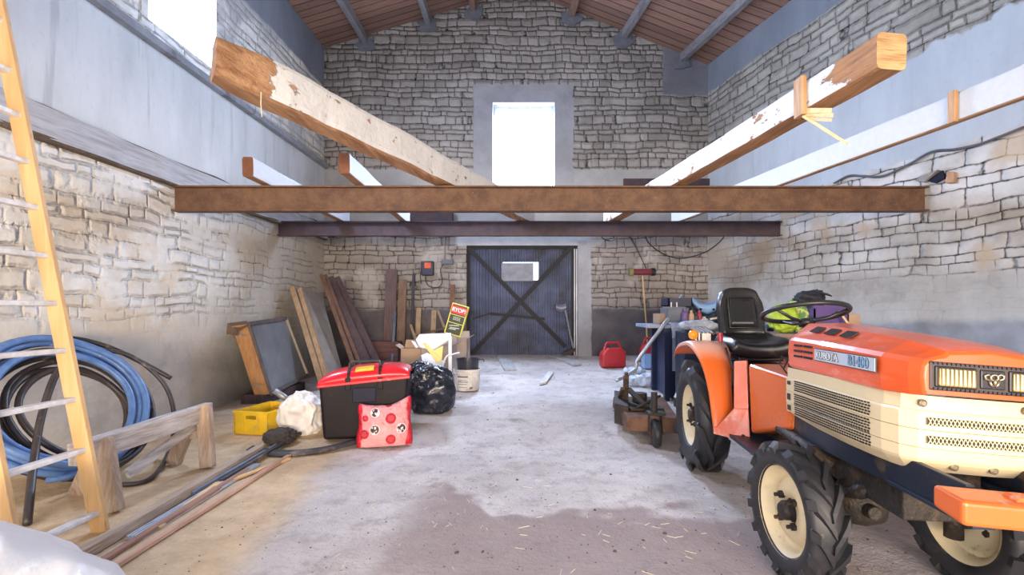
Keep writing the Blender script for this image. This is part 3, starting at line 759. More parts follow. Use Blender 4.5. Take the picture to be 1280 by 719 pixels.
# vents in the hood
m = MB()
for d0 in (1.24, 1.36, 1.48):
    def q(d, f):
        x = -.235+(.085)*f; z = 1.012+(1.068-1.012)*f+.002-(d-1.24)*.04; return roll((x, -d, z+.004))
    MB().add([q(d0, .38), q(d0+.075, .38), q(d0+.075, .80), q(d0, .80)], [(0, 1, 2, 3)]).build('hood_slot', m_black, hood, local=True, solid=.004)
m = MB()
for d0 in (1.195, 1.285):
    for z in (.965, .94, .915):
        MB().add([roll((-.2512, -d0, z)), roll((-.2512, -d0-.075, z)), roll((-.2512, -d0-.075, z+.010)), roll((-.2512, -d0, z+.010))], [(0, 1, 2, 3)]).build('hood_louvre', m_black, hood, local=True, solid=.004)
def side_quad(d0, d1, z0, z1, x=-.2515): return [roll((x, -d0, z0)), roll((x, -d1, z0)), roll((x, -d1, z1)), roll((x, -d0, z1))]
m_sil = M_('silver_decal', (.66, .72, .80), .35, .3, var=.05); m_dkt = M_('decal_dark', (.05, .06, .08), .5); m_wht = M_('white_print', (.9, .9, .9), .5); m_bl = M_('decal_blue', (.25, .42, .62), .5)
MB().add(side_quad(1.385, 1.80, .915, .968), [(0, 1, 2, 3)]).build('name_plate', m_dkt, hood, local=True, solid=.002)
MB().add(side_quad(1.387, 1.797, .918, .965, -.2532), [(0, 1, 2, 3)]).build('name_plate', m_sil, hood, local=True, solid=.002)
def tm(d, z): return frame(roll((-.2545, -d, z)), (0, -1, 0), (0, 0, 1))
text('lettering', 'KUBOTA', m_dkt, tm(1.487, .941), .042, hood, bold=.0022, local=True, sx=.98)
text('lettering', 'KUBOTA', m_wht, frame(roll((-.2562, -1.487, .941)), (0, -1, 0), (0, 0, 1)), .042, hood, bold=.0, local=True, sx=.98)
text('lettering', 'B1400', m_dkt, tm(1.70, .941), .050, hood, bold=.0022, local=True, sx=1.0)
text('lettering', 'B1400', m_bl, frame(roll((-.2562, -1.70, .941)), (0, -1, 0), (0, 0, 1)), .050, hood, bold=.0, local=True, sx=1.0)
# headlamp panel
fy = -1.9445
def fq(x0, x1, z0, z1, y): return [roll((x0, y, z0)), roll((x1, y, z0)), roll((x1, y, z1)), roll((x0, y, z1))]
def fbox(m, x0, x1, z0, z1, y0, y1): 
    a = [roll(p) for p in ((x0, y0, z0), (x1, y0, z0), (x1, y1, z0), (x0, y1, z0), (x0, y0, z1), (x1, y0, z1), (x1, y1, z1), (x0, y1, z1))]; m.hexa(a)
m_dbr = M_('dark_brown_plastic', (.055, .035, .03), .5)
m = MB(); fbox(m, -.182, .182, .885, .978, fy-.004, fy+.02); pn = m.build('lamp_panel', m_dbr, hood, local=True, bevel=.006)
m = MB()
for i in range(26):
    for z in (.889, .968): fbox(m, -.172+i*.0133, -.172+i*.0133+.006, z, z+.007, fy-.008, fy-.003)
tag(m.build('lamp_panel_teeth', m_black, hood, local=True), kind='stuff')
t = NT('headlamp_glass'); v = t.obj(); wv = t.m('SINE', t.mul(t.sep(v)[0], 500))
t.col(t.mix(t.ss(t.sep(v)[2], .90, .96), (.86, .62, .25), (.45, .33, .16))); t.rough(.12); t.b.inputs['Metallic'].default_value = .65; t.bump(wv, .001); m_lamp = t.mat
for s in (-1, 1):
    m = MB(); x0, x1 = sorted((s*.052, s*.163))
    fbox(m, x0-.006, x1+.006, .897, .964, fy-.010, fy); m.build('lamp_surround', m_black, hood, local=True, bevel=.008)
    m = MB(); fbox(m, x0, x1, .902, .959, fy-.018, fy-.006); m.build('headlight', m_lamp, hood, local=True, bevel=.010, seg=3)
m_emb = M_('emblem_metal', (.42, .34, .24), .35, .8)
m = MB(); fbox(m, -.036, .036, .902, .962, fy-.009, fy); m.build('emblem_plate', m_black, hood, local=True, bevel=.006)
m = MB(); ec = Vector(roll((0, fy-.012, .934)))
m.tube([ec+Vector((math.cos(R(a))*.011, 0, .006+math.sin(R(a))*.009)) for a in range(0, 360, 30)], .004, 6, closed=True)
for sg in (-1, 1):
    m.tube([ec+Vector((sg*x_, 0, z_)) for x_, z_ in ((.008, .010), (.018, .016), (.028, .012), (.026, .002), (.014, -.002))], .0038, 6)
    m.tube([ec+Vector((sg*x_, 0, z_)) for x_, z_ in ((.013, -.004), (.010, -.016), (.003, -.022))], .0045, 6)
m.tube([ec+Vector((0, -.002, .002)), ec+Vector((0, -.002, -.020))], .005, 6)
m.build('emblem', m_emb, hood, local=True, smooth=True)
# cream grille: stepped profile swept round the nose
path = [(-.243, -1.118), (-.240, -1.35), (-.234, -1.55), (-.226, -1.70), (-.214, -1.785), (-.196, -1.84), (-.165, -1.868), (-.08, -1.878), (.08, -1.878), (.165, -1.868), (.196, -1.84), (.214, -1.785), (.226, -1.70), (.234, -1.55), (.240, -1.35), (.243, -1.118)]
prof = [(.858, 0), (.808, .002), (.806, .010), (.800, .013), (.750, .013), (.746, .006), (.744, .014), (.690, .013), (.686, .006), (.684, .012), (.650, .010), (.640, .004), (.605, -.030)]
m = MB(); n = len(prof); pv = []
for i, (x, y) in enumerate(path):
    a = Vector(path[min(i+1, len(path)-1)])-Vector(path[max(i-1, 0)]); nn = Vector((a.y, -a.x)).normalized()
    if nn.dot(Vector((x, y+1.5))) < 0: nn = -nn
    rear = sm(-1.45, -1.12, y)
    for (z, o) in prof:
        zz = z+(.03*rear if z < .65 else 0)
        pv.append(roll((x+nn.x*o*(1-rear*.4), y+nn.y*o*(1-rear*.4), zz)))
m.add(pv, [(i*n+k, i*n+k+1, (i+1)*n+k+1, (i+1)*n+k) for i in range(len(path)-1) for k in range(n-1)])
gr = lmb('front_grille', m_cream, m, solid=.006)
# black strip added for the shade in the gap under the hood
m = MB(); pp = [roll((x*.985, y+.01, .858)) for x, y in path]; m.add(pp+[(p[0], p[1], p[2]+.02) for p in pp], [(i, i+1, i+1+len(pp), i+len(pp)) for i in range(len(pp)-1)]); m.build('gap_dark', m_black, gr, local=True, solid=.004)
# mesh strips on the front
for z0, z1 in ((.764, .790), (.704, .730)):
    m = MB(); ys = -1.878-.0165
    m.add(fq(-.15, .15, z0, z1, ys), [(0, 1, 2, 3)]); m.build('mesh_opening', m_black, gr, local=True)
    m = MB(); k = 24; w = .30/k
    for i in range(k+1):
        for s in (-1, 1):
            for hlf in range(2):
                za, zb = z0+(z1-z0)*hlf/2, z0+(z1-z0)*(hlf+1)/2
                x = -.15+i*w; xa, xb = (x, x+s*w/2) if hlf == 0 else (x+s*w/2, x)
                if not -.151 <= min(xa, xb) or max(xa, xb) > .151: continue
                a, b = Vector(roll((xa, ys-.002, za))), Vector(roll((xb, ys-.002, zb))); m.bar(a, b, .0022, .003, up=(0, 1, 0))
    m.build('diamond_mesh', m_cream, gr, local=True)
# slots on the sides
for s in (-1, 1):
    m = MB()
    def sx(y, z):
        L_ = path[:8]
        for (xa, ya), (xb, yb) in zip(L_, L_[1:]):
            if ya >= y >= yb: xx = xa+(xb-xa)*(y-ya)/(yb-ya); break
        else: xx = -.243
        for (za, oa), (zb_, ob) in zip(prof, prof[1:]):
            if za >= z >= zb_: oo = oa+(ob-oa)*(z-za)/(zb_-za); break
        else: oo = 0
        rear = sm(-1.45, -1.12, y); return s*(-xx+oo*(1-rear*.4)+.0050)
    for b0 in (.756, .695, .645):
        for r in range(5):
            for c_ in range(36):
                y0 = -1.205-c_*.0150-(r % 2)*.004; z0 = b0+r*.0103
                m.add([roll((sx(y, z), y, z)) for y, z in ((y0, z0), (y0-.0085, z0), (y0-.0085, z0+.0058), (y0, z0+.0058))], [(0, 1, 2, 3)])
    tag(m.build('vent_slots', m_black, gr, local=True, solid=.003), kind='stuff')
    m = MB()
    for z0, z1 in ((.778, .795), (.705, .735), (.655, .680)):
        MB().add([roll((sx(y, z), y, z)) for y, z in ((-1.135, z0), (-1.165, z0), (-1.165, z1), (-1.135, z1))], [(0, 1, 2, 3)]).build('grille_latch_hole', m_dbr, gr, local=True, solid=.003)
m = MB()
for (x, z) in ((-.158, .834), (.158, .834), (-.06, .632), (.06, .632)):
    m = MB(); m.lathe([(.013, 0), (.013, .006), (.007, .010), (.001, .010)], frame(roll((x, -1.878-(.003 if z > .7 else .0), z)), (1, 0, 0), (0, 0, 1)), 12)
    m.build('grille_bolt', M_('bolt', (.30, .24, .16), .5, .6), gr, local=True)
# bumper
m = MB(); 
def bq(x, y, z): return roll((x*.92, y, z-.032))
m.hexa([bq(-.30, -2.20, .588), bq(.30, -2.20, .588), bq(.30, -2.09, .60), bq(-.30, -2.09, .60), bq(-.30, -2.20, .656), bq(.30, -2.20, .656), bq(.30, -2.09, .664), bq(-.30, -2.09, .664)])
bp = lmb('front_bumper', m_or, m, bevel=.012, seg=3)
m = MB(); m.hexa([bq(-.13, -2.17, .657), bq(.13, -2.17, .657), bq(.13, -2.12, .66), bq(-.13, -2.12, .66), bq(-.12, -2.165, .668), bq(.12, -2.165, .668), bq(.12, -2.125, .672), bq(-.12, -2.125, .672)]); m.build('bumper_bracket', m_or, bp, local=True, bevel=.003)
# orange fuel tank cover behind the hood
m = MB()
m.hexa([(-.20, -1.03, .545), (.20, -1.03, .545), (.24, -.62, .42), (-.24, -.62, .42), (-.215, -1.06, .815), (.215, -1.06, .815), (.255, -.62, .835), (-.255, -.62, .835)])
t = NT('scratched_orange'); v = t.obj()
sc = t.noise(t.vmul(v, (6, 6, 1.2)), 4, 5, .75, 1.2); k2 = t.noise(v, 3, 3)
sp = t.mul(t.mul(t.ss(t.m('ABSOLUTE', t.sub(sc, .5)), .006, .020, 1, 0), t.ss(k2, .46, .54)), t.ss(t.sep(v)[2], .50, .62))
t.col(t.mix(sp, t.mix(k2, (.82, .17, .02), (.70, .11, .015)), (.93, .62, .30))); t.rough(.4); t.b.inputs['Coat Weight'].default_value = .3; m_scr = t.mat
lmb('body_panel', m_scr, m, bevel=.02, seg=3)
# dashboard behind the hood
m = MB(); m.hexa([(-.21, -1.12, .82), (.21, -1.12, .82), (.20, -.98, .82), (-.20, -.98, .82), (-.20, -1.12, 1.04), (.20, -1.12, 1.04), (.18, -1.02, 1.0), (-.18, -1.02, 1.0)]); lmb('dashboard', m_fade, m, bevel=.015)
# fenders
t = NT('fender_paint'); v = t.obj(); k = t.noise(v, 6, 5, .65)
c = t.mix(t.ss(t.add(t.sep(v)[2], t.mul(t.sub(k, .5), .12)), .80, .92), (.86, .16, .02), (.92, .50, .36)); c = t.mix(t.ss(t.noise(v, 40, 4, .7), .68, .74, 0, .6), c, (.94, .55, .30))
t.col(c); t.rough(.4); t.b.inputs['Coat Weight'].default_value = .3; m_fen = t.mat
def fender(s):
    pr = [(.36, .80), (.30, .855), (.18, .90), (.0, .925), (-.12, .925), (-.22, .885), (-.30, .80), (-.38, .66), (-.44, .50), (-.47, .40)]
    out = [.465, .465, .465, .465, .465, .45, .425, .41, .405, .40]; inn = [.25, .25, .245, .24, .235, .235, .245, .27, .28, .285]
    pr = [(y, z) for y, z in pr]
    P3 = spline([(y, z, 0) for y, z in pr], 3); O = spline([(a, b, 0) for a, b in zip(out, inn)], 3)
    m = MB(); vs = []
    for p, o in zip(P3, O):
        vs += [(s*(o.x+.003), p.x*1.0, p.y-.028), (s*o.x, p.x, p.y-.004), (s*(o.x-.02), p.x, p.y+.003), (s*(o.x+o.y)/2, p.x, p.y+.006), (s*o.y, p.x, p.y)]
    k = 5; m.add(vs, [(i*k+j, i*k+j+1, (i+1)*k+j+1, (i+1)*k+j) for i in range(len(P3)-1) for j in range(k-1)])
    f = lmb('fender', m_fen, m, solid=.005, smooth=True)
    # inner side sheet
    m = MB(); vs = []
    for p, o in zip(P3, O): vs += [(s*o.y, p.x, p.y), (s*o.y, p.x*.95, min(p.y-.02, .60) if p.y > .62 else p.y)]
    m.add(vs, [(2*i, 2*i+1, 2*i+3, 2*i+2) for i in range(len(P3)-1)]); m.build('fender_side', m_or, f, local=True, solid=.004)
    # faded pressed panel with foot at the front edge
    m = MB()
    m.hexa([(s*.33, -.58, .37), (s*.24, -.62, .37), (s*.22, -.56, .39), (s*.40, -.47, .41), (s*.31, -.54, .55), (s*.245, -.60, .56), (s*.22, -.55, .56), (s*.29, -.50, .55)])
    m.hexa([(s*.31, -.545, .55), (s*.245, -.605, .56), (s*.22, -.55, .56), (s*.29, -.50, .55), (s*.295, -.50, .835), (s*.24, -.56, .845), (s*.22, -.53, .845), (s*.27, -.47, .835)])
    m.hexa([(s*.41, -.47, .375), (s*.26, -.61, .365), (s*.22, -.56, .365), (s*.35, -.43, .38), (s*.41, -.47, .42), (s*.31, -.57, .42), (s*.25, -.53, .42), (s*.35, -.43, .42)])
    m.build('fender_panel', m_fade, f, local=True, bevel=.006)
    m = MB()
    for (y, z) in ((-.585, .39), (-.60, .40)): m.lathe([(.010, 0), (.010, .01), (.001, .012)], frame((s*(.30 if y > -.59 else .275), y, z), (1, 0, 0), (0, 0, 1)), 8)
    m.build('panel_bolt', m_eng, f, local=True)
    return f
fl_ = fender(-1); fr_ = fender(1)
# seat
st = MB()
def seatback(u, v):
    a = (u-.5)*2; z = .955+v*.37; w = .175*(1-.22*sm(.55, 1, v)**2)*(.94+.06*v)
    y = .20+.10*v-.035*abs(a)**2.5-.0
    return (a*w, y-.0, z-.035*abs(a)**4*v)
st.grid(seatback, 14, 12); o = lmb('seat_backrest', m_vinyl, st, solid=.075, smooth=True, bevel=.0, sub=1)
m = MB(); m.grid(lambda u, v: ((u-.5)*.20*(1-.15*v), .195+.07*v+.03-.07, 1.03+v*.22), 6, 6); m.build('backrest_inset', m_vinyl, o, local=True, solid=.02, smooth=True)
m = MB(); m.tube([(x*(.10 if i < 2 else .105), .158+.027*((z-1.02)/.1), z) for i, (x, z) in enumerate(((-1, 1.02), (-1, 1.25), (1, 1.25), (1, 1.02)))], .007, 6, closed=True); m.build('backrest_piping', m_vinyl, o, local=True, smooth=True)
m = MB()
def seatpan(u, v):
    a = (u-.5)*2; b = (v-.5)*2
    return (a*.215*(1-.08*b*b), -.02+b*.20, .885+.045*abs(a)**3+.03*sm(.3, 1, b)-.02*sm(-.5, -1, b))
m.grid(seatpan, 14, 12); lmb('seat_cushion', m_vinyl, m, solid=.10, smooth=True, sub=1)
m = MB(); m.box((-.15, -.16, .80), (.15, .15, .835)); m.box((-.17, -.2, .755), (.17, .16, .785)); m.box((-.14, -.14, .60), (.14, .14, .75)); lmb('seat_base', m_black, m, bevel=.01)
# steering wheel
sc_ = Vector((0, -.76, 1.135)); tilt = R(15); ax = Vector((0, math.sin(tilt), math.cos(tilt))); ux = Vector((1, 0, 0)); uy = ax.cross(ux)
m = MB(); m.tube([sc_+ux*math.cos(a)*.212+uy*math.sin(a)*.212 for a in [2*math.pi*i/40 for i in range(40)]], .0135, 10, closed=True)
sw = lmb('steering_wheel', m_black, m, smooth=True)
hub = sc_-ax*.055
for a in (15, 90, 165) if 0 else (100, 205, 335):
    e = sc_+(ux*math.cos(R(a))+uy*math.sin(R(a)))*.208; MB().tube([hub, (hub+e)/2-ax*.012, e], .009, 8).build('spoke', m_black, sw, local=True, smooth=True)
m = MB(); m.lathe([(.001, -.02), (.035, -.02), (.038, .01), (.02, .022), (.001, .022)], Matrix.Translation(hub) @ ax.to_track_quat('Z', 'Y').to_matrix().to_4x4(), 20); m.build('wheel_hub', m_black, sw, local=True, smooth=True)
m = MB(); m.tube([hub, (0, -.90, .95), (0, -1.0, .80)], .025, 10); lmb('steering_column', m_black, m, smooth=True)
# levers, hitch, indicator
m_amb = M_('amber_lens', (.95, .35, .02), .25, 0, var=.1, coat=.5)
m = MB(); m.lathe([(.001, -.03), (.03, -.02), (.036, 0), (.03, .02), (.001, .03)], Matrix.Translation((-.415, -.02, .975)) @ Matrix.Rotation(R(90), 4, 'X'), 20); lmb('turn_signal', m_amb, m, smooth=True)
m = MB(); m.tube([(-.395, -.02, .92), (-.395, -.02, .98)], .010); m.tube([(-.37, -.01, .92), (-.37, -.01, .99)], .010); m.cbox((-.33, .0, .955), (.06, .09, .06))
for k in range(4): m.tube([(-.385+k*.027, .10, 1.02), (-.36+k*.027, -.04, .985)], .011)
lmb('indicator_bracket', m_chrome, m)
m_red = M_('red_plastic', (.52, .02, .025), .4, 0, var=.1, coat=.2)
m = MB(); m.tube([(-.235, -.12, .80), (-.25, -.10, .93)], .008); m.tube([(-.25, -.10, .93), (-.252, -.095, .99)], .018); lmb('lever', m_red, m)
m = MB(); m.tube([(-.20, -.38, .62), (-.265, -.30, .86), (-.27, -.27, .90)], .008); lmb('lever', m_black, m); m = MB(); m.tube([(.235, -.12, .80), (.25, -.10, .95)], .008); lmb('lever', m_black, m)
m = MB(); m.tube([(-.215, -1.04, .83), (-.245, -1.02, .88), (-.25, -1.06, .92), (-.235, -1.09, .90), (-.24, -1.06, .86)], .004); lmb('hood_catch', m_black, m)
m = MB()
for s in (-1, 1): m.bar((s*.25, .15, .35), (s*.30, .65, .30), .03, .03); m.bar((s*.2, .1, .62), (s*.25, .6, .45), .02, .03)
lmb('hitch_arm', m_eng, m)
# ------------------------------------------------------------------ ladder
m_rail = wood('ladder_pine', (.70, .45, .22), (.58, .35, .15), 2, .6, .002, .7)
m_rung = M_('worn_rung', (.78, .78, .80), .6, 0, sc=20, c2=(.62, .60, .60))
ld = empty('ladder', (-2.20, 2.28, 0), 0, 'tall pine ladder with pale worn rungs leaning to the left wall', 'ladder')
def railpt(y, z): return Vector((-2.20-.196*z-.0, y, z))
for y in (2.49, 2.08):
    MB().bar(railpt(y, -.0)+Vector((0, 0, .0)), railpt(y, 4.3), .082, .026, up=(0, 1, 0), n=8, wob=.002).build('ladder_rail', m_rail, ld, bevel=.003)
zs = []; 
for py in (641, 562, 499, 438, 379.5, 320, 260, 203, 145, 90): zs.append(H+(388-py)/600*2.49)
zs += [zs[-1]+.26*k for k in range(1, 7)]
for z in zs:
    if z < 4.2: MB().bar(railpt(2.085, z), railpt(2.485, z), .045, .026, n=3, wob=.001).build('ladder_rung', m_rung, ld, bevel=.006)
# ------------------------------------------------------------------ hose coils
m_hblue = M_('blue_hose', (.13, .25, .52), .4, 0, sc=10, c2=(.09, .18, .42), spec=.5, dirt=(.45, .42, .40), dsc=14, dlo=.64, dhi=.72)
m_hblk = M_('black_hose', (.035, .030, .032), .45, 0, sc=10, c2=(.06, .045, .04), dirt=(.26, .20, .15), dsc=12, dlo=.6, dhi=.75)
cu_ = Vector((.20, .98, 0)).normalized(); cv_ = Vector((-.50, .12, .86)); cv_ = (cv_-cu_*cv_.dot(cu_)).normalized(); cn_ = cu_.cross(cv_)
if cn_.x < 0: cn_ = -cn_
cc_ = Vector((-3.17, 3.33, .49))
def coil(loops, r, seed, off, dx=0):
    rr = random.Random(seed); m = MB()
    for k, (rad, n_) in enumerate(loops):
        ph = rr.random()*6; e1 = rr.uniform(-.03, .03); ox, oz = rr.uniform(-.03, .03)+dx, 0
        pts = []
        for i in range(48):
            a = 2*math.pi*i/48
            q = rad*(1+e1*math.cos(2*a+ph))
            P = cc_+cu_*(math.cos(a)*q*1.02+ox)+cv_*(math.sin(a)*q-(.5-rad)*.35)+cn_*(off+n_+.015*math.sin(3*a+ph))
            P.z = max(P.z, r+.004); P.x = max(P.x, LX+r+.01); pts.append(P)
        m.tube(pts, r, 8, closed=True)
    return m
c1 = coil([(.50, .03), (.46, .07), (.43, .02), (.475, .11), (.40, .08)], .024, 4, .03, -.06); 
o = c1.build('hose_coil', m_hblue, smooth=True); tag(o, 'thick blue water hose coiled against the left wall', 'hose')
c2 = coil([(.54, -.03), (.50, -.02), (.47, -.05), (.43, -.04), (.39, -.02), (.355, -.04), (.33, 0)], .021, 9, 0, .05)
o = c2.build('hose_coil', m_hblk, smooth=True); tag(o, 'thinner black irrigation pipe coiled with the blue hose', 'hose')
def loose(name, pts, r, mat, lab, cat, **k):
    o = MB().tube(spline(pts, 8), r, 8).build(name, mat, smooth=True); return tag(o, lab, cat, **k)
loose('hose_end', [at(88, 452, 3.2), at(70, 468, 3.1), at(52, 520, 2.95), at(42, 580, 2.8), G(34, 655, .02)], .020, m_hblk, 'black pipe end hanging straight down behind the ladder rungs', 'hose')
loose('hose_end', [at(20, 437, 3.3), at(80, 423, 3.55), at(130, 432, 3.7), at(175, 452, 3.8), at(214, 473, 3.9)], .018, m_hblk, 'black pipe end sticking out to the right above the sawhorse', 'hose')
loose('hose_end', [at(120, 436, 3.6), at(165, 446, 3.75), at(205, 480, 3.85), at(218, 522, 3.82), at(212, 562, 3.75), G(190, 597, .02), G(150, 606, .02), G(100, 603, .02)], .016, m_hblk, 'black pipe bowing down to the floor behind the sawhorse', 'hose')
loose('hose_end', [at(60, 600, 3.0), at(85, 596, 3.02), at(100, 588, 3.1)], .022, m_hblue, 'cut blue hose end at the bottom of the coil', 'hose')
# ------------------------------------------------------------------ sawhorse
m_old = wood('weathered_wood', (.62, .58, .56), (.36, .31, .29), 1, .85, .008)
m_oldz = wood('weathered_leg', (.52, .40, .30), (.33, .23, .16), 2, .85, .008)
e = empty('sawhorse', (-2.45, 3.2, 0), 0, 'low weathered grey sawhorse in front of the hose coils', 'sawhorse')
MB().bar((-2.50, 2.66, .345), (-2.41, 3.66, .385), .075, .125, n=10, wob=.006).build('top_beam', m_old, e, bevel=.005)
for (a, b) in (((-2.46, 2.80, .40), G(143, 641)), ((-2.52, 2.86, .36), G(98, 618)), ((-2.38, 3.56, .45), G(260, 585)), ((-2.46, 3.55, .38), G(216, 581))):
    b = Vector(b); MB().bar(Vector(a), b+Vector((0, 0, .003)), .095, .055, up=(0, 1, 0), n=5, wob=.005).build('leg', m_oldz, e, bevel=.006)
MB().bar((-2.47, 2.98, .13), (-2.44, 3.55, .30), .03, .06, n=4, wob=.004).build('brace', m_old, e, bevel=.003)
MB().bar((-2.60, 3.58, .22), (-2.33, 3.55, .24), .03, .06, n=4, wob=.004).build('brace', m_oldz, e, bevel=.003)
# ------------------------------------------------------------------ long pieces on the floor
m_alu = M_('ribbed_metal', (.62, .68, .78), .35, .4, sc=8); m_pink = wood('pinkish_batten', (.66, .42, .30), (.48, .28, .19), 1, .8); m_grn = wood('grey_brown_beam', (.50, .38, .28), (.34, .25, .18), 1, .85, .006)
m_dkw = M_('dark_strip', (.05, .045, .05), .6, sc=10, dirt=(.25, .2, .16)); m_pine = wood('pine_batten', (.80, .55, .28), (.66, .42, .20), 1, .8)
def lay(name, a, b, w, h, mat, lab, cat, grp='long offcuts lying along the floor', lift=0, **k):
    p, q = G(*a), G(*b); p.z += h/2+.008+lift; q.z += h/2+.008+lift
    o = MB().bar(p, q, w, h, n=8, wob=k.get('wob', .003)).build(name, mat, bevel=min(.004, h*.2)); return tag(o, lab, cat, grp)
lay('timber_beam', (96, 706), (325, 566), .055, .055, m_grn, 'square grey-brown beam on the floor at the foot of the ladder', 'beam')
lay('batten', (113, 715), (310, 590), .04, .02, wood('red_batten', (.40, .22, .15), (.27, .14, .10), 1), 'thin reddish-brown batten between the beam and the pinkish one', 'batten')
p0, p1 = G(168, 676), G(318, 583); mm = MB()
for k in range(5):
    s = Vector((.018*(k-2), 0, .014)); mm.bar(p0+s, p1+s, .010, .02)
mm.bar(p0+Vector((0, 0, .008)), p1+Vector((0, 0, .008)), .088, .006); tag(mm.build('ribbed_strip', m_alu), 'ribbed light metal strip lying beside the square beam', 'metal strip', 'long offcuts lying along the floor')
lay('batten', (134, 719), (372, 566), .035, .022, m_pink, 'long pinkish batten along the edge of the clear floor', 'batten')
lay('batten', (196, 664), (272, 607), .03, .016, m_pine, 'short pine lath nearest the open floor', 'lath')
lay('batten', (262, 614), (362, 576), .03, .018, m_pine, 'pale pine lath pointing at the tool chest', 'lath')
lay('metal_pipe', (276, 606), (378, 543), .028, .028, m_dkw, 'dark pipe running from the ribbed strip towards the white bag', 'pipe')
lay('metal_pipe', (240, 622), (345, 560), .028, .028, M_('blue_grey_pipe', (.22, .25, .32), .5, .3), 'blue-grey conduit beside the dark pipe', 'pipe')
p, q = at(304, 552, 4.3), at(352, 524, 4.75); m = MB(); m.tube([p, q], .028, 14, caps=False); m.tube([p, q], .020, 14, caps=False)
o = m.build('steel_tube', M_('steel_tube', (.42, .44, .48), .45, .6), smooth=True); tag(o, 'grey steel tube sticking out over the floor beside the yellow crate', 'tube')
o = MB().tube([at(343, 488, 5.0), at(364, 503, 5.05)], .032, 14).build('steel_tube', MC['steel_tube'], smooth=True); tag(o, 'short grey tube end above the yellow crate', 'tube')
m = MB(); P = spline([G(312, 562, .015), G(350, 568, .02), G(400, 564, .02), G(448, 552, .035)], 8)
vs = []
for i, c in enumerate(P): vs += [c+Vector((0, -.045, 0)), c+Vector((0, .045, .012))]
m.add(vs, [(2*i, 2*i+1, 2*i+3, 2*i+2) for i in range(len(P)-1)])
o = m.build('rubber_strip', m_dkw, solid=.022, smooth=True); tag(o, 'curved flat dark rubber strip in front of the tool chest', 'strip')

def blob(center, size, amt, seed, sub=4, ridge=1, flat=None, sc=2.0, pinch=None, shape=None):
    bm = bmesh.new(); bmesh.ops.create_icosphere(bm, subdivisions=sub, radius=1); m = MB(); vs = []
    for v in bm.verts:
        c = v.co.copy(); n = c.normalized()
        p = Vector((math.copysign(abs(c.x)**.75, c.x)*size[0], math.copysign(abs(c.y)**.75, c.y)*size[1], math.copysign(abs(c.z)**.75, c.z)*size[2]))
        if shape: p = shape(p, c)
        a = 0; f = sc
        for o_ in range(4):
            k = mn.noise(n*f+Vector((seed*3.7, seed, o_*5))); a += (1-2*abs(k) if ridge else k)/(2.1**o_); f *= 1.9
        p += n*((a-.9*ridge)*amt)
        P = Vector(center)+p
        if flat is not None: P.z = max(P.z, flat+.004+.004*mn.noise(P*9))
        vs.append(P)
    m.add(vs, [tuple(v.index for v in f.verts) for f in bm.faces]); bm.free(); return m
# ------------------------------------------------------------------ yellow crate
m_yel = M_('yellow_plastic', (.90, .58, .02), .4, 0, var=.12, coat=.15, dirt=(.6, .4, .1), dsc=6)
g0 = G(293, 543); g1 = G(338, 545); dirx = (g1-g0).normalized(); diry = Vector((-dirx.y, dirx.x, 0))
CW, CD, CH = .345, .46, .215; az = math.atan2(dirx.y, dirx.x)
e = empty('plastic_crate', g0+dirx*CW/2+diry*CD/2, az, 'open yellow plastic crate on the sandy floor by the left wall', 'crate')
def wallp(m, x0, x1, y0, y1, z0, z1): m.box((x0, y0, z0), (x1, y1, z1))
m = MB(); T = .008; a, b = CW/2, CD/2
wallp(m, -a, a, -b, b, .004, .012)
for s in (-1, 1): wallp(m, s*a-(T if s > 0 else 0), s*a+(0 if s > 0 else T), -b, b, .012, CH)
for s in (-1, 1):
    y0, y1 = (s*b-T, s*b) if s > 0 else (s*b, s*b+T)
    wallp(m, -a, a, y0, y1, .012, CH-.075); wallp(m, -a, -.055, y0, y1, CH-.075, CH-.04); wallp(m, .055, a, y0, y1, CH-.075, CH-.04); wallp(m, -a, a, y0, y1, CH-.04, CH)
m.build('crate_body', m_yel, e, local=True)
m = MB(); 
for s in (-1, 1):
    m.box((-a-.012, s*(b+.004)-.009, CH-.02), (a+.012, s*(b+.004)+.009, CH)); m.box((s*(a+.004)-.009, -b, CH-.02), (s*(a+.004)+.009, b, CH))
for x in (-a-.003, -.08, .08, a-.003): m.box((x, -b-.006, .01), (x+.006, -b, CH-.02))
m.build('crate_rim', m_yel, e, local=True, bevel=.002)
cc = e.location
loose('cable', [cc+Vector((.1*math.cos(k), .13*math.sin(k), .09+.012*k)) for k in range(9)], .010, M_('orange_cord', (.8, .25, .05), .5), 'orange cord heaped inside the yellow crate', 'cord')
o = blob(cc+Vector((.03, .05, .075)), (.12, .16, .05), .02, 5).build('rag', m_dkw); tag(o, 'dark rag bundle in the bottom of the yellow crate', 'rag')
# ------------------------------------------------------------------ white bag, dark lump
def crumple(name, c1, c2, rough, bump, sc=9, spec=.5, coat=0, trans=0, alpha=1):
    t = NT(name); v = t.pos; a = t.voro(t.vmul(v, (1, 1, 1)), sc, 'DISTANCE_TO_EDGE'); b = t.noise(v, sc*.8, 5, .6, 1.5)
    h = t.add(t.mul(t.ss(a, 0, .5), .35), t.mul(b, .8)); t.col(t.mix(t.ss(b, .35, .65), c1, c2)); t.rough(rough); t.b.inputs['Coat Weight'].default_value = coat
    t.b.inputs['Transmission Weight'].default_value = trans; t.b.inputs['Alpha'].default_value = alpha; t.bump(h, bump); return t.mat
m_wbag = crumple('white_sack', (.86, .83, .80), (.76, .71, .66), .55, .015, 6)
g = G(372, 546)
def sh(p, c):
    if c.z > .35: p = Vector((p.x*(1-.75*(c.z-.35))-.02*(c.z-.35), p.y, p.z*1.15))
    return p
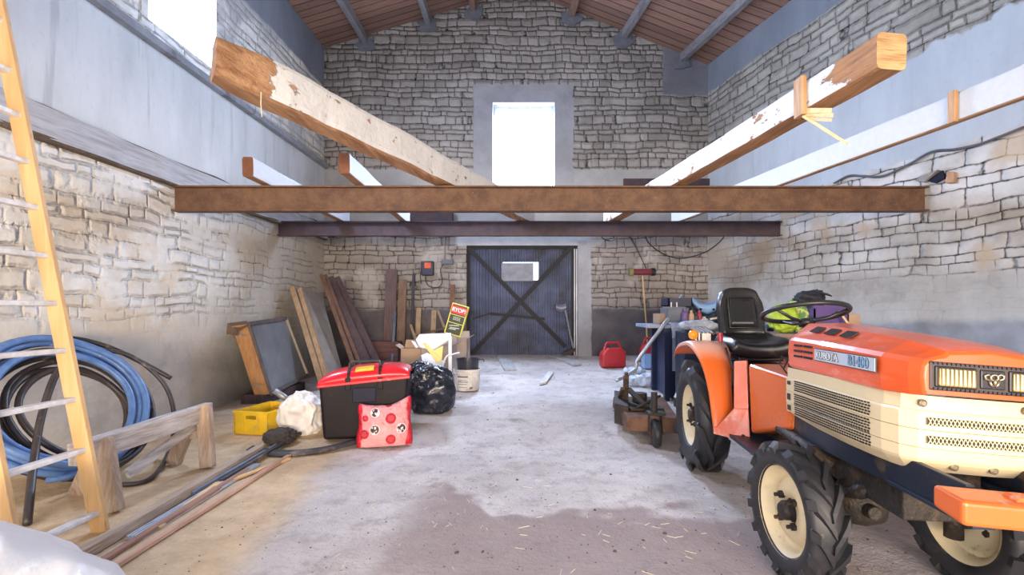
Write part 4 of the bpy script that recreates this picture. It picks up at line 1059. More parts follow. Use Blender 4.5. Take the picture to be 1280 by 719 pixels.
o = blob((g.x-.02, g.y+.13, g.z+.15), (.185, .15, .19), .035, 3, 5, sc=1.5, flat=g.z, shape=sh).build('plastic_bag', m_wbag, smooth=True); tag(o, 'crumpled white plastic sack left of the tool chest', 'bag')
m = blob((g.x-.06, g.y+.15, g.z+.38), (.05, .03, .10), .02, 8, 4, sc=1.5)
g = G(343, 560); o = blob((g.x, g.y+.1, g.z+.07), (.13, .10, .06), .02, 6, 4, flat=g.z).build('rag', M_('dark_rag', (.07, .055, .05), .9, sc=9, bump=.02)); tag(o, 'dark crumpled rag on the floor under the white sack', 'rag')
# ------------------------------------------------------------------ tool chest
pL = G(399, 554); pR = pL+Vector((.735, .135, 0)); dx = (pR-pL); dx.z = 0; TW = dx.length; ang = math.atan2(dx.y, dx.x)
m_tb = M_('chest_black', (.014, .010, .013), .5, 0, sc=5, dirt=(.03, .02, .022), bump=.001, spec=.2)
m_tr = M_('chest_red', (.75, .015, .025), .33, 0, var=.1, coat=.3, sc=4, dirt=(.85, .30, .30), dsc=5, dlo=.58, dhi=.75)
e = empty('tool_chest', pL+dx/2, ang, 'big black wheeled tool chest with a red lid and yellow plate', 'tool chest')
w = TW/2; TD = .42; hb = .53
def tilt_(x, z): return z+(x/w)*.012*(z/hb)
m = MB(); m.hexa([(-w+.03, 0, .02), (w-.03, 0, .02), (w-.03, TD, .02), (-w+.03, TD, .02), (-w-.005, -.01, hb-.03), (w+.005, -.01, hb+.035), (w+.005, TD+.01, hb+.035), (-w-.005, TD+.01, hb-.03)])
body = m.build('chest_body', m_tb, e, local=True, bevel=.03, seg=4)
m = MB(); 
def lid(u, v):
    x = (u*2-1); a = v*math.pi; k = (1-abs(x)**3.2)
    return (x*(w+.012), TD/2-math.copysign(abs(math.cos(a))**.55, math.cos(a))*(TD/2+.015)*(.97 if .1 < v < .9 else 1), hb-.008+.034*x+(math.sin(a)**.5)*(.045+.075*k**.7)*(1.0))
m.grid(lid, 40, 16); ld_ = m.build('chest_lid', m_tr, e, local=True, smooth=True, solid=.01)
m = MB(); m.hexa([(-w-.014, -.022, hb-.054), (w+.014, -.022, hb+.012), (w+.014, -.008, hb+.012), (-w-.014, -.008, hb-.054), (-w-.014, -.022, hb-.03), (w+.014, -.022, hb+.038), (w+.014, -.008, hb+.038), (-w-.014, -.008, hb-.03)]); m.build('lid_rim', m_tr, ld_, local=True, bevel=.004)
for s in (-1, 1): MB().grid(lambda u, v, s=s: tuple(Vector(lid(.5+s*.17+(u-.5)*.03, .03+v*.94))+Vector((0, 0, .010))), 3, 14).build('lid_strap', m_tb, ld_, local=True, solid=.012)
m = MB(); m.grid(lambda u, v: tuple(Vector(lid(.40+u*.2, .15+v*.2))+Vector((0, -.005, .010))), 6, 4); m.build('lid_plate', M_('yellow_plate', (.95, .60, .05), .45), ld_, local=True, solid=.006)
m = MB(); m.tube(spline([(-.13, .05, hb+.10), (-.12, .05, hb+.155), (0, .05, hb+.165), (.12, .05, hb+.16), (.13, .05, hb+.10)], 6), .012, 8); m.build('carry_handle', m_black, e, local=True, smooth=True)
for s in (-1, 1): MB().box((s*.135-.025, -.02, hb-.08), (s*.135+.025, .0, hb+.03)).build('latch', m_tb, body, local=True, bevel=.005)
MB().box((-.10, -.0165, hb-.19), (.10, .0, hb-.06)).build('embossed_badge', M_('badge_blue_black', (.014, .014, .035), .5, spec=.2), body, local=True, bevel=.006)
for s in (-1, 1): MB().tube([(s*(w-.06)-.02, TD-.05, .05), (s*(w-.06)+.02, TD-.05, .05)], .045, 16).build('wheel', m_black, body, local=True)
# ------------------------------------------------------------------ pink patterned bag
gp = G(481, 558); m_pink_b = None
t = NT('printed_bag'); v = t.obj(); vs_ = t.sep(v)
base = (.86, .36, .36)
c = base; c = t.mix(t.ss(t.noise(v, 9, 3), .4, .7, 0, .4), c, (.78, .24, .26))
edge = t.ss(t.add(t.m('ABSOLUTE', vs_[0]), t.mul(t.sub(t.noise(v, 12, 3), .5), .05)), .122, .135); c = t.mix(edge, c, (.66, .012, .035))
c = t.mix(t.mul(t.ss(vs_[2], .235, .26), t.ss(vs_[0], -.0, .02, 1, 0)), c, (.66, .012, .035))
for i, (x, z, r, dark) in enumerate(((.035, .165, .032, 0), (-.055, .20, .028, 1), (-.055, .105, .030, 1), (-.115, .08, .028, 0), (.035, .045, .030, 0), (.095, .105, .030, 1), (.02, .255, .028, 0), (-.11, .17, .02, 0))):
    d = t.m('SQRT', t.add(t.m('POWER', t.sub(vs_[0], x), 2), t.m('POWER', t.sub(vs_[2], z), 2)))
    n = t.noise(v, 60, 2)
    if dark:
        c = t.mix(t.ss(d, r-.003, r, 1, 0), c, (.95, .80, .78)); c = t.mix(t.mul(t.ss(d, r-.008, r-.003, 1, 0), t.ss(n, .44, .5)), c, (.08, .03, .04))
    else: c = t.mix(t.ss(d, r-.003, r, 1, 0), c, (.55, .012, .03)); c = t.mix(t.ss(d, r-.018, r-.01, .4, 0), c, (.8, .15, .15))
t.col(c); t.rough(.4); t.bump(t.noise(t.pos, 14, 5, .6, 1.5), .03); m_print = t.mat
m = MB()
def bag(u, v, s):
    x = (u-.5)*2; z = v
    wx = .158*(1-.05*z)*(1+.03*math.sin(z*9)); hz = .235+.035*sm(.1, 1, x)+.02*(abs(x)**3)
    bul = (1-abs(x)**3.5)*(math.sin(math.pi*min(1, z*.9+.1))**.6)*.075
    return (x*wx, s*bul+.03*z, z*hz+.004)
for s in (-1, 1): m.grid(lambda u, v, s=s: bag(u, v, s), 26, 22)
o = m.build('printed_bag', m_print, local=True, weld=True, smooth=True); o.location = (gp.x, gp.y+.0, gp.z); o.rotation_euler = (R(-6), 0, R(14)); o.scale = (1.42, 1.2, 1.42); tag(o, 'pink and red bag printed with round dots propped on the tool chest', 'bag')
# ------------------------------------------------------------------ black bin bags
m_bin = crumple('black_bin_bag', (.008, .010, .018), (.016, .02, .035), .20, .02, 9, coat=.3)
g = G(536, 521)
def sh2(p, c): return Vector((p.x*(1-.12*max(0, c.z)), p.y, p.z))
o = blob((g.x-.02, g.y+.22, g.z+.23), (.25, .20, .26), .035, 2, 5, sc=1.3, flat=g.z, shape=sh2).build('rubbish_bag', m_bin, smooth=True); tag(o, 'full black bin bag between the tool chest and the white bucket', 'rubbish bag', 'black bin bags')
o = blob((g.x-.17, g.y+.40, g.z+.27), (.17, .14, .25), .03, 12, 5, sc=1.6, flat=floor_z(g.x, g.y+.4)).build('rubbish_bag', m_bin, smooth=True); tag(o, 'black bin bag with a torn peak just behind the tool chest lid', 'rubbish bag', 'black bin bags')
m = MB(); a_ = at(512, 457, g.y+.15); m.add([a_, at(533, 445, g.y+.1), at(532, 468, g.y+.05), at(517, 478, g.y+.1)], [(0, 1, 2, 3)])
# ------------------------------------------------------------------ buckets
g = G(582, 491); m_wb = M_('bucket_white', (.74, .70, .66), .5, 0, sc=7, dirt=(.40, .35, .32), dsc=5, dlo=.5, dhi=.7)
BYc = g.y+.16; bz = floor_z(g.x, BYc); e = empty('bucket', (g.x, BYc, bz), 0, 'dirty white plastic bucket with a printed label standing by the bin bag', 'bucket')
bh = .27; r0, r1 = .150, .170
m = MB(); m.lathe([(.001, .006), (r0, .006), (r1, bh), (r1-.006, bh), (r0-.006, .012), (.001, .012)], None, 36); b_ = m.build('bucket_body', m_wb, e, local=True, smooth=False)
m = MB(); 
for z in (bh-.01, bh-.05): m.lathe([(r1-.004, z-.006), (r1+.006, z-.004), (r1+.006, z+.006), (r1-.004, z+.008)], None, 36, cap=False)
m.build('bucket_rim', m_wb, e, local=True)
def bl(a0, a1, z0, z1, mat, nm, off=.002):
    def f(u, v):
        a = R(a0+(a1-a0)*u); z = z0+(z1-z0)*v; r = r0+(r1-r0)*(z/bh)+off; return (r*math.cos(a), r*math.sin(a), z)
    MB().grid(f, 12, 2).build(nm, mat, b_, local=True)
bl(-135, -62, .04, .20, M_('label_pale', (.80, .78, .74), .5), 'bucket_label')
dkl = M_('label_print', (.16, .13, .13), .5)
for z0, z1, a1 in ((.175, .192, -80), (.140, .146, -85), (.115, .125, -80), (.088, .094, -85), (.05, .056, -85)): bl(-128, a1, z0, z1, dkl, 'label_line', .0035)
bl(-72, -58, .03, .055, dkl, 'label_line', .0035)
m = MB(); m.tube(spline([(-r1, 0, bh-.02), (-r1-.01, -.05, bh-.09), (-.10, -.15, bh-.05)], 6), .003, 6); m.build('bucket_handle', m_chrome, e, local=True)
e = empty('bucket', (g.x+.01, BYc, bz+bh-.11), 0, 'black bucket sitting inside the dirty white one', 'bucket')
m = MB(); m.lathe([(.001, .0), (.118, .0), (.142, .235), (.135, .235), (.112, .01), (.001, .01)], None, 32); m.build('bucket_body', M_('bucket_black', (.03, .03, .05), .4, coat=.2), e, local=True)
m = MB(); m.lathe([(.140, .222), (.150, .224), (.150, .238), (.140, .238)], None, 32, cap=False); m.tube(spline([(.145, 0, .22), (.19, -.02, .225), (.21, -.03, .20)], 5), .006); m.build('bucket_rim', m_black, e, local=True)
# ------------------------------------------------------------------ cardboard boxes, foam, signboard box
m_card = M_('cardboard', (.50, .33, .22), .85, 0, var=.15, sc=4, dirt=(.38, .24, .16)); m_card2 = M_('cardboard_grey', (.44, .36, .32), .85, 0, var=.15, sc=4)
def carton(name, x0, x1, y0, y1, z0, z1, mat, lab, rz=0, open_=True):
    e = empty(name, ((x0+x1)/2, (y0+y1)/2, z0), rz, lab, 'cardboard box'); a, b, h = (x1-x0)/2, (y1-y0)/2, z1-z0; m = MB()
    m.box((-a, -b, 0), (a, b, .006)); m.box((-a, -b, 0), (a, -b+.006, h)); m.box((-a, b-.006, 0), (a, b, h)); m.box((-a, -b, 0), (-a+.006, b, h)); m.box((a-.006, -b, 0), (a, b, h))
    if not open_: m.box((-a, -b, h-.006), (a, b, h))
    m.build('carton', mat, e, local=True)
    if open_:
        for (s, ax) in ((-1, 0), (1, 0), (1, 1)):
            if ax == 0: p = [(s*a, -b, h), (s*a, b, h), (s*(a+.07), b*.9, h+.05), (s*(a+.07), -b*.9, h+.05)]
            else: p = [(-a, s*b, h), (a, s*b, h), (a*.9, s*(b+.03), h+.10), (-a*.9, s*(b+.03), h+.10)]
            MB().add(p, [(0, 1, 2, 3)]).build('flap', mat, e, local=True, solid=.005)
    return e
def fz(x, y): return floor_z(x, y)+.006
Yc = 6.9
carton('cardboard_box', at(560, 0, Yc).x, at(584, 0, Yc).x, Yc, Yc+.35, fz(-1, 7.0), at(0, 424, Yc).z, m_card2, 'upright grey-brown cardboard box beside the barn door', 0)
x0, x1 = at(500, 0, 6.4).x, at(530, 0, 6.4).x
carton('cardboard_box', x0, x1, 6.4, 6.7, fz(-1.5, 6.5), at(0, 436, 6.4).z, m_card, 'brown cardboard box behind the bin bags', R(4))
x2, x3 = at(528, 0, 6.35).x, at(567, 0, 6.35).x
carton('cardboard_box', x2+.01, x3, 6.25, 6.62, fz(-1.1, 6.4), at(0, 432, 6.35).z, m_card2, 'open cardboard box holding the white and yellow scraps', R(-3))
zt = at(0, 436, 6.35).z
m_foam = M_('white_foam', (.86, .86, .88), .7, 0, var=.06); m_yf = M_('yellow_panel', (.90, .72, .25), .5, 0, var=.1)
def slab(name, pts, th, mat, lab, cat, Y=None, **k):
    m = MB(); n = len(pts); P = [Vector(p) for p in pts]; nn = (P[1]-P[0]).cross(P[2]-P[0]).normalized()
    m.add(P+[p+nn*th for p in P], [tuple(range(n)), tuple(range(2*n-1, n-1, -1))]+[(i, (i+1) % n, (i+1) % n+n, i+n) for i in range(n)])
    o = m.build(name, mat, bevel=.003); return tag(o, lab, cat, **k)
slab('foam_sheet', [at(520, 424, 6.15), at(524, 418, 6.4), at(564, 416, 6.5), at(563, 423, 6.25), at(541, 436, 6.1), at(524, 432, 6.1)], .025, m_foam, 'torn white foam sheet on top of the open cardboard box', 'foam')
slab('yellow_panel', [at(528, 429, 6.05), at(532, 428, 6.05), at(552, 450, 6.0), at(546, 454, 6.0)], .02, m_yf, 'narrow yellow strip slanting over the bin bag', 'strip')
slab('yellow_panel', [at(538, 440, 6.08), at(554, 432, 6.10), at(552, 453, 6.05), at(548, 451, 6.05)], .02, m_yf, 'bent yellow panel upright in the open cardboard box', 'panel')
slab('foam_block', [at(526, 444, 6.1), at(534, 441, 6.1), at(556, 452, 6.05), at(550, 460, 6.0), at(528, 452, 6.0)], .05, m_foam, 'dirty white foam block under the yellow panel', 'foam')
slab('paper_scrap', [at(514, 426, 6.3), at(519, 427, 6.3), at(523, 434, 6.2), at(520, 435, 6.2)], .006, m_foam, 'small white paper scrap at the left of the foam sheet', 'paper')
loose('white_cord', [at(553, 478, 6.0), at(553, 460, 5.95), at(558, 446, 5.9), at(566, 443, 5.85), at(574, 441, 5.8)], .010, m_foam, 'white plastic pipe curving over the bin bag', 'pipe')
o = MB().box((at(561, 0, 5.98).x, 5.95, fz(-.9, 6)), (at(565, 0, 5.98).x, 5.975, at(0, 420, 6).z)).build('foam_strip', m_foam); tag(o, 'thin upright white strip between the bin bag and the bucket', 'strip')
# signboard box RYOBI
Ys = 6.75; sc0 = at(570.5, 400, Ys); rt = R(-16); ex = Vector((math.cos(rt), 0, math.sin(rt))); ez = Vector((-math.sin(rt), 0, math.cos(rt)))
e = empty('tool_carton', sc0-ez*.22, 0, 'tall yellow-edged carton with red banner tilted on the rubbish heap', 'carton')
hw, hh = 10.5/600*Ys, 19.5/600*Ys; Mx = frame(sc0, ex, ez)     # local z faces the viewer
def rect(m, x0, x1, z0, z1, y0, y1): m.box((x0, z0, y0), (x1, z1, y1), Mx)
m = MB(); rect(m, -hw, hw, -hh, hh, -.12, 0); m.build('carton_body', M_('carton_yellow', (.88, .78, .10), .5, var=.05), e)
m = MB(); rect(m, -hw+.014, hw-.014, -hh+.014, hh-.012, 0, .003); m.build('carton_black_face', M_('carton_black', (.035, .045, .03), .5), e)
m = MB(); rect(m, -hw+.006, hw-.006, hh-.135, hh-.03, 0, .006); m.build('red_banner', M_('banner_red', (.75, .03, .03), .5, var=.05), e)
text('lettering', 'RYOBI', m_wht, Mx @ Matrix.Translation((0, hh-.084, .0075)), .078, e, bold=.003, sx=.90)
m = MB(); rect(m, -hw+.014, hw-.014, hh-.16, hh-.152, 0, .006); rect(m, -hw+.014, hw-.014, -.055, -.047, 0, .006); m.build('yellow_line', MC['carton_yellow'], e)
g_ = M_('pale_green_print', (.62, .72, .52), .5)
m = MB(); r2_ = random.Random(3)
for z in (.03, .012, -.006):
    x = -.05
    while x < .05: l = r2_.uniform(.012, .03); rect(m, x, min(x+l, .055), z, z+.009, .003, .005); x += l+.007
for (a, b, c_, d) in ((-.075, -.105, .06, -.075), (-.06, -.13, .07, -.115), (-.07, -.15, .03, -.14)): m.add([Mx @ Vector(p) for p in ((a, b, .005), (c_, d, .005), (c_, d+.012, .005), (a, b+.012, .005))], [(0, 1, 2, 3)])
m.build('small_print', g_, e)
# ------------------------------------------------------------------ leaning boards on the left
m_bd1 = wood('tan_board', (.46, .33, .21), (.32, .22, .14), 2, .8); m_bd2 = wood('red_brown_board', (.22, .11, .065), (.13, .065, .045), 2, .8); m_bd3 = wood('dark_board', (.095, .06, .06), (.055, .035, .04), 2, .8)
LB = 'boards leaning in the back left corner'
def board(a, Ya, b, Yb, w, th, mat, lab, up=None, name='leaning_board', grp=LB, z0=None, sideup=(0, 1, 0)):
    p, q = at(*a, Ya), at(*b, Yb)
    q.z = max(q.z, floor_z(q.x, q.y)+.012)
    o = MB().bar(q, p, w, th, up=sideup, n=8, wob=.003).build(name, mat, bevel=.002); return tag(o, lab, 'board', grp)
U1 = Vector((1, -.25, 0))
board((367, 361), 7.35, (403, 478), 6.75, .14, .07, m_bd1, 'tan board leaning leftmost of the corner boards, edge on', sideup=(1, .1, .2))
board((376, 363), 7.4, (411, 478), 6.8, .14, .06, m_bd1, 'second tan board leaning just behind the leftmost one', sideup=(1, .1, .2))
m = MB(); p = [at(380, 364, 7.5), at(402, 367, 7.9), at(432, 478, 7.0), at(410, 484, 6.7)]
slab('chipboard_sheet', p, .03, M_('grey_board', (.25, .235, .215), .85, 0, sc=3, c2=(.19, .175, .165)), 'wide flat grey panel leaning in the corner', 'board', group=LB)
board((402, 344), 7.7, (444, 462), 7.1, .075, .03, m_bd2, 'tall reddish-brown board leaning in front of the dark ones', sideup=(1, -.3, .2))
board((407, 344), 7.8, (452, 462), 7.2, .06, .03, m_bd2, 'narrow reddish-brown board directly behind the tallest one', sideup=(1, -.3, .2))
board((411, 347), 7.95, (462, 462), 7.3, .14, .03, m_bd3, 'dark wide board leaning behind the reddish ones', sideup=(.3, -1, .2))
board((420, 347), 8.05, (475, 462), 7.5, .12, .03, m_bd3, 'rightmost dark board leaning in the corner', sideup=(.3, -1, .2))
board((396, 400), 7.9, (420, 462), 7.7, .16, .03, m_bd3, 'dark board hidden behind the grey panel', sideup=(.3, -1, .2))
# framed panel
e = empty('framed_panel', (-3.25, 6.4, 0), 0, 'large grey panel in a deep orange-brown wooden frame leaning on the left wall', 'framed panel')
TL, TR, BR_, BL = Vector((-3.30, 5.72, .985)), Vector((-3.60, 7.0, 1.03)), Vector((-3.20, 7.05, .20)), Vector((-3.12, 5.88, .125))
dn = Vector((-.16, -.02, -.02)); TR.x = -3.49; dn2 = Vector((-.13, 0, -.01))
m = MB(); m.hexa([BL, BR_, BR_+dn2, BL+dn, TL, TR, TR+dn2, TL+dn]); m.build('panel_board', M_('slate_panel', (.22, .225, .24), .5, 0, sc=2, c2=(.16, .165, .18), dirt=(.35, .33, .30), dsc=3, dlo=.6, dhi=.8), e)
fr = wood('frame_orange', (.50, .26, .11), (.36, .17, .07), 2, .75); nrm = (BR_-BL).cross(TL-BL).normalized(); nrm = nrm if nrm.x > 0 else -nrm
def fb(a, b, w, mat, th=.03): MB().bar(a+nrm*.012, b+nrm*.012, w, th, up=nrm, n=4, wob=.001).build('frame_rail', mat, e, bevel=.002)
fdk = wood('frame_dark', (.15, .12, .11), (.09, .075, .07), 2, .8)
fb(TL, BL, .04, fdk); fb(TR, BR_, .035, wood('frame_pale', (.46, .40, .33), (.34, .28, .22), 2, .8)); fb(BL, BR_, .045, fdk); fb(TL, TR, .05, fdk)
m = MB(); m.hexa([BL+dn*1.1, BL+dn*.02+Vector((0, -.012, 0)), BL+Vector((0, .04, 0)), BL+dn*1.1+Vector((0, .04, 0)), TL+dn*1.1, TL+dn*.02+Vector((0, -.012, 0)), TL+Vector((0, .04, 0)), TL+dn*1.1+Vector((0, .04, 0))]); m.build('frame_side', fr, e, bevel=.002)
m = MB()
for tt in (.86, .16):
    a = BL.lerp(TL, tt)+dn*.55+Vector((0, -.03, 0)); m.cbox(a, (.10, .006, .018)); m.cbox(a+Vector((-.03, -.004, 0)), (.03, .01, .03))
m.build('hinge', m_chrome, e)
MB().box((-3.46, 5.85, .006), (-3.16, 6.9, .12)).build('timber_block', m_bd3) and tag(scene.collection.objects[-1] if 0 else bpy.data.objects['timber_block'], 'dark timber block on which the framed panel stands', 'block')
slab('cardboard_flap', [at(283, 417, 5.7), at(284, 404, 5.8), at(309, 401, 5.9), at(309, 407, 5.66), at(297, 413, 5.62), at(295, 419, 5.62)], .015, M_('brown_card', (.20, .135, .09), .85), 'crumpled brown cardboard flap on the corner of the framed panel', 'cardboard')
# boards against the back wall
WB = 'boards standing against the back wall left of the door'
def bb(x0, x1, yt, mat, lab, base=None, tilt=0, y=BY-.10, nm='upright_board'):
    X = at((x0+x1)/2, 0, y).x; w_ = (x1-x0)/600*y; zb = floor_z(X, y-.2)+.008
    o = MB().bar((X-tilt, y-.22, zb), (X, y-.02, at(0, yt, y).z), w_, .03, up=(0, 1, 0), n=5, wob=.003).build(nm, mat, bevel=.002); return tag(o, lab, 'board', WB)
bb(483, 497, 337, m_bd2 if 0 else wood('purple_brown', (.16, .105, .10), (.10, .065, .07), 2), 'tall dark brown board standing left of the others on the back wall')
bb(499, 509, 350, wood('mid_brown', (.24, .16, .11), (.16, .10, .075), 2), 'lighter brown board standing next to the tallest one')
bb(521, 527, 385, m_bd1, 'short tan board standing behind the cardboard boxes, left one'); bb(540, 546, 388, m_bd1, 'short tan board standing behind the cardboard boxes, right one')
bb(516, 519, 342, M_('iron_bar', (.04, .04, .05), .6), 'thin dark iron bar standing on the back wall', nm='iron_bar')
bb(563, 569, 356, m_bd2, 'narrow reddish board tilted beside the barn door', tilt=.0)
bb(493, 496, 390, M_('blue_tube', (.12, .16, .24), .5, .3), 'thin blue-grey tube standing in front of the dark board', y=BY-.5, nm='metal_tube')
o = MB().bar(at(513, 406, 8.3), at(531, 458, 7.9), .04, .02).build('wood_stick', m_bd1); tag(o, 'stick leaning between the back wall boards', 'stick', 'sticks behind the cardboard boxes')
o = MB().bar(at(547, 388, 8.4), at(572, 453, 7.9), .04, .02).build('wood_stick', m_bd1); tag(o, 'stick slanting down towards the yellow-edged carton', 'stick', 'sticks behind the cardboard boxes')
o = MB().bar(at(520, 420, 8.1), at(560, 409, 8.1), .03, .03).build('wood_stick', m_bd2); tag(o, 'stick lying across behind the white foam', 'stick', 'sticks behind the cardboard boxes')
o = MB().box((at(462, 0, 8.2).x, 8.1, fz(-2.6, 8.2)), (at(499, 0, 8.2).x, 8.4, at(0, 427, 8.2).z)).build('brown_chest', wood('reddish_chest', (.16, .07, .06), (.1, .045, .04), 0), bevel=.01); tag(o, 'low dark red wooden box against the back wall behind the tool chest', 'box')
# charger, junction box, cables on the back wall
e = empty('wall_charger', at(535.5, 346, BY), 0, 'small blue-black electrical charger hung on the back wall', 'charger')
def px(x, y, d=0): v = at(x, y, BY); v.y = BY-d; return v
m = MB(); m.box((px(527.5, 0).x, BY-.10, px(0, 345).z), (px(543, 0).x, BY, px(0, 327).z)); m.build('charger_case', M_('charger_blue', (.03, .035, .075), .5), e, bevel=.025, seg=3)
MB().box((px(532, 0).x, BY-.108, px(0, 336).z), (px(540, 0).x, BY-.095, px(0, 329).z)).build('charger_panel', M_('charger_orange', (.75, .13, .05), .5), e, bevel=.003)
loose('cable', [px(528, 335, .05), px(526, 345, .04), px(527, 355, .03)], .008, m_black, 'short lead hanging at the left of the wall charger', 'cable', group='leads on the back wall')
loose('cable', [px(555, 330, .04), px(551, 338, .03), px(553, 352, .03), px(549, 359, .03), px(540, 359, .03), px(534, 355, .03), px(532, 347, .04)], .008, m_black, 'looping lead between the junction box and the charger', 'cable', group='leads on the back wall')
o = MB().box((px(553, 0).x, BY-.07, px(0, 331).z), (px(567, 0).x, BY, px(0, 325).z)).build('junction_box', M_('box_grey', (.13, .14, .19), .5), bevel=.008); tag(o, 'flat grey junction box on the back wall beside the charger', 'junction box')
o = MB().tube([px(556, 325, .02), px(556, 290, .02)], .012).build('conduit', m_gw); tag(o, 'grey conduit rising from the junction box', 'conduit')
Yb2 = 7.2
loose('cable', [at(806, 293, Yb2), at(812, 305, 7.6), at(830, 318, 8.1), at(852, 323, 8.3), at(880, 316, 8.1), at(898, 304, 7.7), at(907, 293, Yb2)], .010, m_black, 'black cable hanging in a wide arc below the far girder', 'cable', group='cables hanging below the far girder')
loose('cable', [at(750, 293, Yb2), at(755, 299, 7.6), at(762, 301, 7.8), at(769, 299, 7.6), at(774, 293, Yb2)], .009, m_black, 'small loop of black cable below the far girder', 'cable', group='cables hanging below the far girder')
loose('cable', [px(786, 295, .02), px(796, 312, .02), px(808, 338, .03)], .008, m_black, 'thin lead running down the wall to the hanging broom', 'cable')
def rw(pxx, py, d=.025):
    X = (pxx-VX)/F; Y = 5.806/(X+.278); v = at(pxx, py, Y); v.x -= d; return v
loose('cable', [rw(1045, 229), rw(1063, 220), rw(1080, 220), rw(1100, 221), rw(1115, 217), rw(1140, 205), rw(1167, 190), rw(1195, 187), rw(1225, 181), rw(1250, 172), rw(1283, 159)], .013, M_('grey_cable', (.10, .11, .14), .6), 'thick grey cable clipped along the right wall under the smooth concrete', 'cable')
# hole in the right wall stones
m = MB(); hc = rw(1174, 222, .0); vs = []
slab('wall_hole', [rw(1160, 226, .02), rw(1180, 213, .02), rw(1185, 222, .03), rw(1172, 229, .03)], .06, M_('hole_dark', (.012, .012, .03), 1), 'dark hole broken in the right wall above the girder end', 'hole')
slab('loose_stone', [rw(1187, 229, .05), rw(1190, 214, .05), rw(1198, 215, .05), rw(1199, 228, .05)], .08, M_('orange_stone', (.50, .30, .18), .9, bump=.01), 'orange stone standing beside the dark hole in the right wall', 'stone')
slab('loose_stone', [rw(1148, 226, .04), rw(1154, 221, .04), rw(1178, 212, .05), rw(1160, 228, .05)], .06, M_('grey_stone', (.30, .27, .25), .9, bump=.01), 'grey stone slanting up to the dark hole in the right wall', 'stone')
# broom, shovel, floor boards
e = empty('broom', at(806, 402, 8.6), 0, 'long-handled broom with a dark red head standing against the back wall', 'broom')
MB().tube([at(803, 345, 8.68), at(808, 408, 8.5), at(809.5, 436, 8.4)], .013).build('broom_handle', m_pine, e)
MB().tube([at(791, 340, 8.68), at(814, 340, 8.68)], .055, 10).build('broom_head', M_('dark_red', (.20, .03, .05), .5), e)
MB().tube([at(786.5, 340, 8.68), at(791, 340, 8.68)], .075, 14).build('head_cap', M_('olive_cap', (.28, .26, .10), .6), e); MB().tube([at(814, 340, 8.68), at(818.5, 340, 8.68)], .07, 14).build('head_cap', m_black, e)
e = empty('shovel', at(715, 444, 8.55), 0, 'old shovel standing upside down against the right side of the door', 'shovel')
MB().tube([at(706, 384, BY-.02), at(713, 420, 8.7), at(718, 440, 8.6)], .016).build('shovel_handle', m_gw, e)
m = MB(); m.grid(lambda u, v: tuple(at(695+u*13, 379+v*9+2*math.sin(u*3), BY-.03-.03*math.sin(v*math.pi))), 6, 5); m.build('shovel_blade', M_('blade', (.20, .21, .26), .5, .5), e, solid=.008)
MB().bar(at(704, 443, 8.5), at(719, 437, 8.55), .04, .05).build('shovel_grip', m_bd3, e)
def plank(c, lab, mat):
    P = [G(*p) for p in c]; m = MB(); m.hexa([p+Vector((0, 0, .004)) for p in P]+[p+Vector((0, 0, .030)) for p in P]); return tag(m.build('floor_board', mat, bevel=.003), lab, 'board', 'boards lying on the floor near the door')
m_gp = wood('grey_plank', (.50, .50, .50), (.36, .35, .35), 1, .85)
plank([(631, 465), (646, 464), (635, 445.5), (620, 446)], 'grey board lying on the floor at the middle of the door', m_gp)
plank([(717, 458.5), (727, 457), (700, 445), (686, 445.5)], 'grey board lying on the floor at the right of the door', m_gp)
plank([(674, 482), (683, 480), (692, 467), (685, 467)], 'short pale board lying alone on the open floor', wood('pale_plank', (.72, .68, .62), (.58, .54, .5), 1))
# ------------------------------------------------------------------ jerry cans
def jerry(a, wpx, hpx, lab, rz):
    g = G(*a); k = g.y/600; W, Hh, D = wpx*k, hpx*k, .20
    e = empty('jerry_can', (g.x, g.y+D/2, floor_z(g.x, g.y+D/2)), rz, lab, 'jerry can', 'red jerry cans by the back wall'); m = MB()
    hh = Hh*.80; a_ = W/2
    prof = [(-a_, .01), (a_, .01), (a_, hh*.82), (a_*.72, hh), (-a_*.55, hh), (-a_, hh*.72)]
    n = len(prof); m.add([(x, -D/2, z) for x, z in prof]+[(x, D/2, z) for x, z in prof], [tuple(range(n)), tuple(range(2*n-1, n-1, -1))]+[(i, (i+1) % n, (i+1) % n+n, i+n) for i in range(n)])
    b = m.build('can_body', m_red, e, local=True, bevel=.03, seg=3)
    m = MB(); m.tube(spline([(-a_*.75, 0, hh*.80), (-a_*.5, 0, hh+.07), (0, 0, Hh), (a_*.5, 0, Hh), (a_*.72, 0, hh*.95)], 6), .020, 8); m.build('can_handle', m_red, e, local=True, smooth=True)
    m = MB(); m.lathe([(.03, 0), (.03, .04), (.001, .045)], Matrix.Translation((a_*.80, 0, hh*.88)) @ Matrix.Rotation(R(35), 4, 'Y'), 16); m.build('can_cap', m_black, e, local=True)
    MB().box((-a_*.6, -D/2-.004, hh*.2), (a_*.6, -D/2+.004, hh*.62)).build('pressed_panel', m_red, b, local=True, bevel=.004)
jerry((767, 461), 31, 31, 'red fuel can standing alone left of the metal pole', R(8))
jerry((816, 455), 29, 31, 'red fuel can half hidden behind the metal pole and sacks', R(-5))
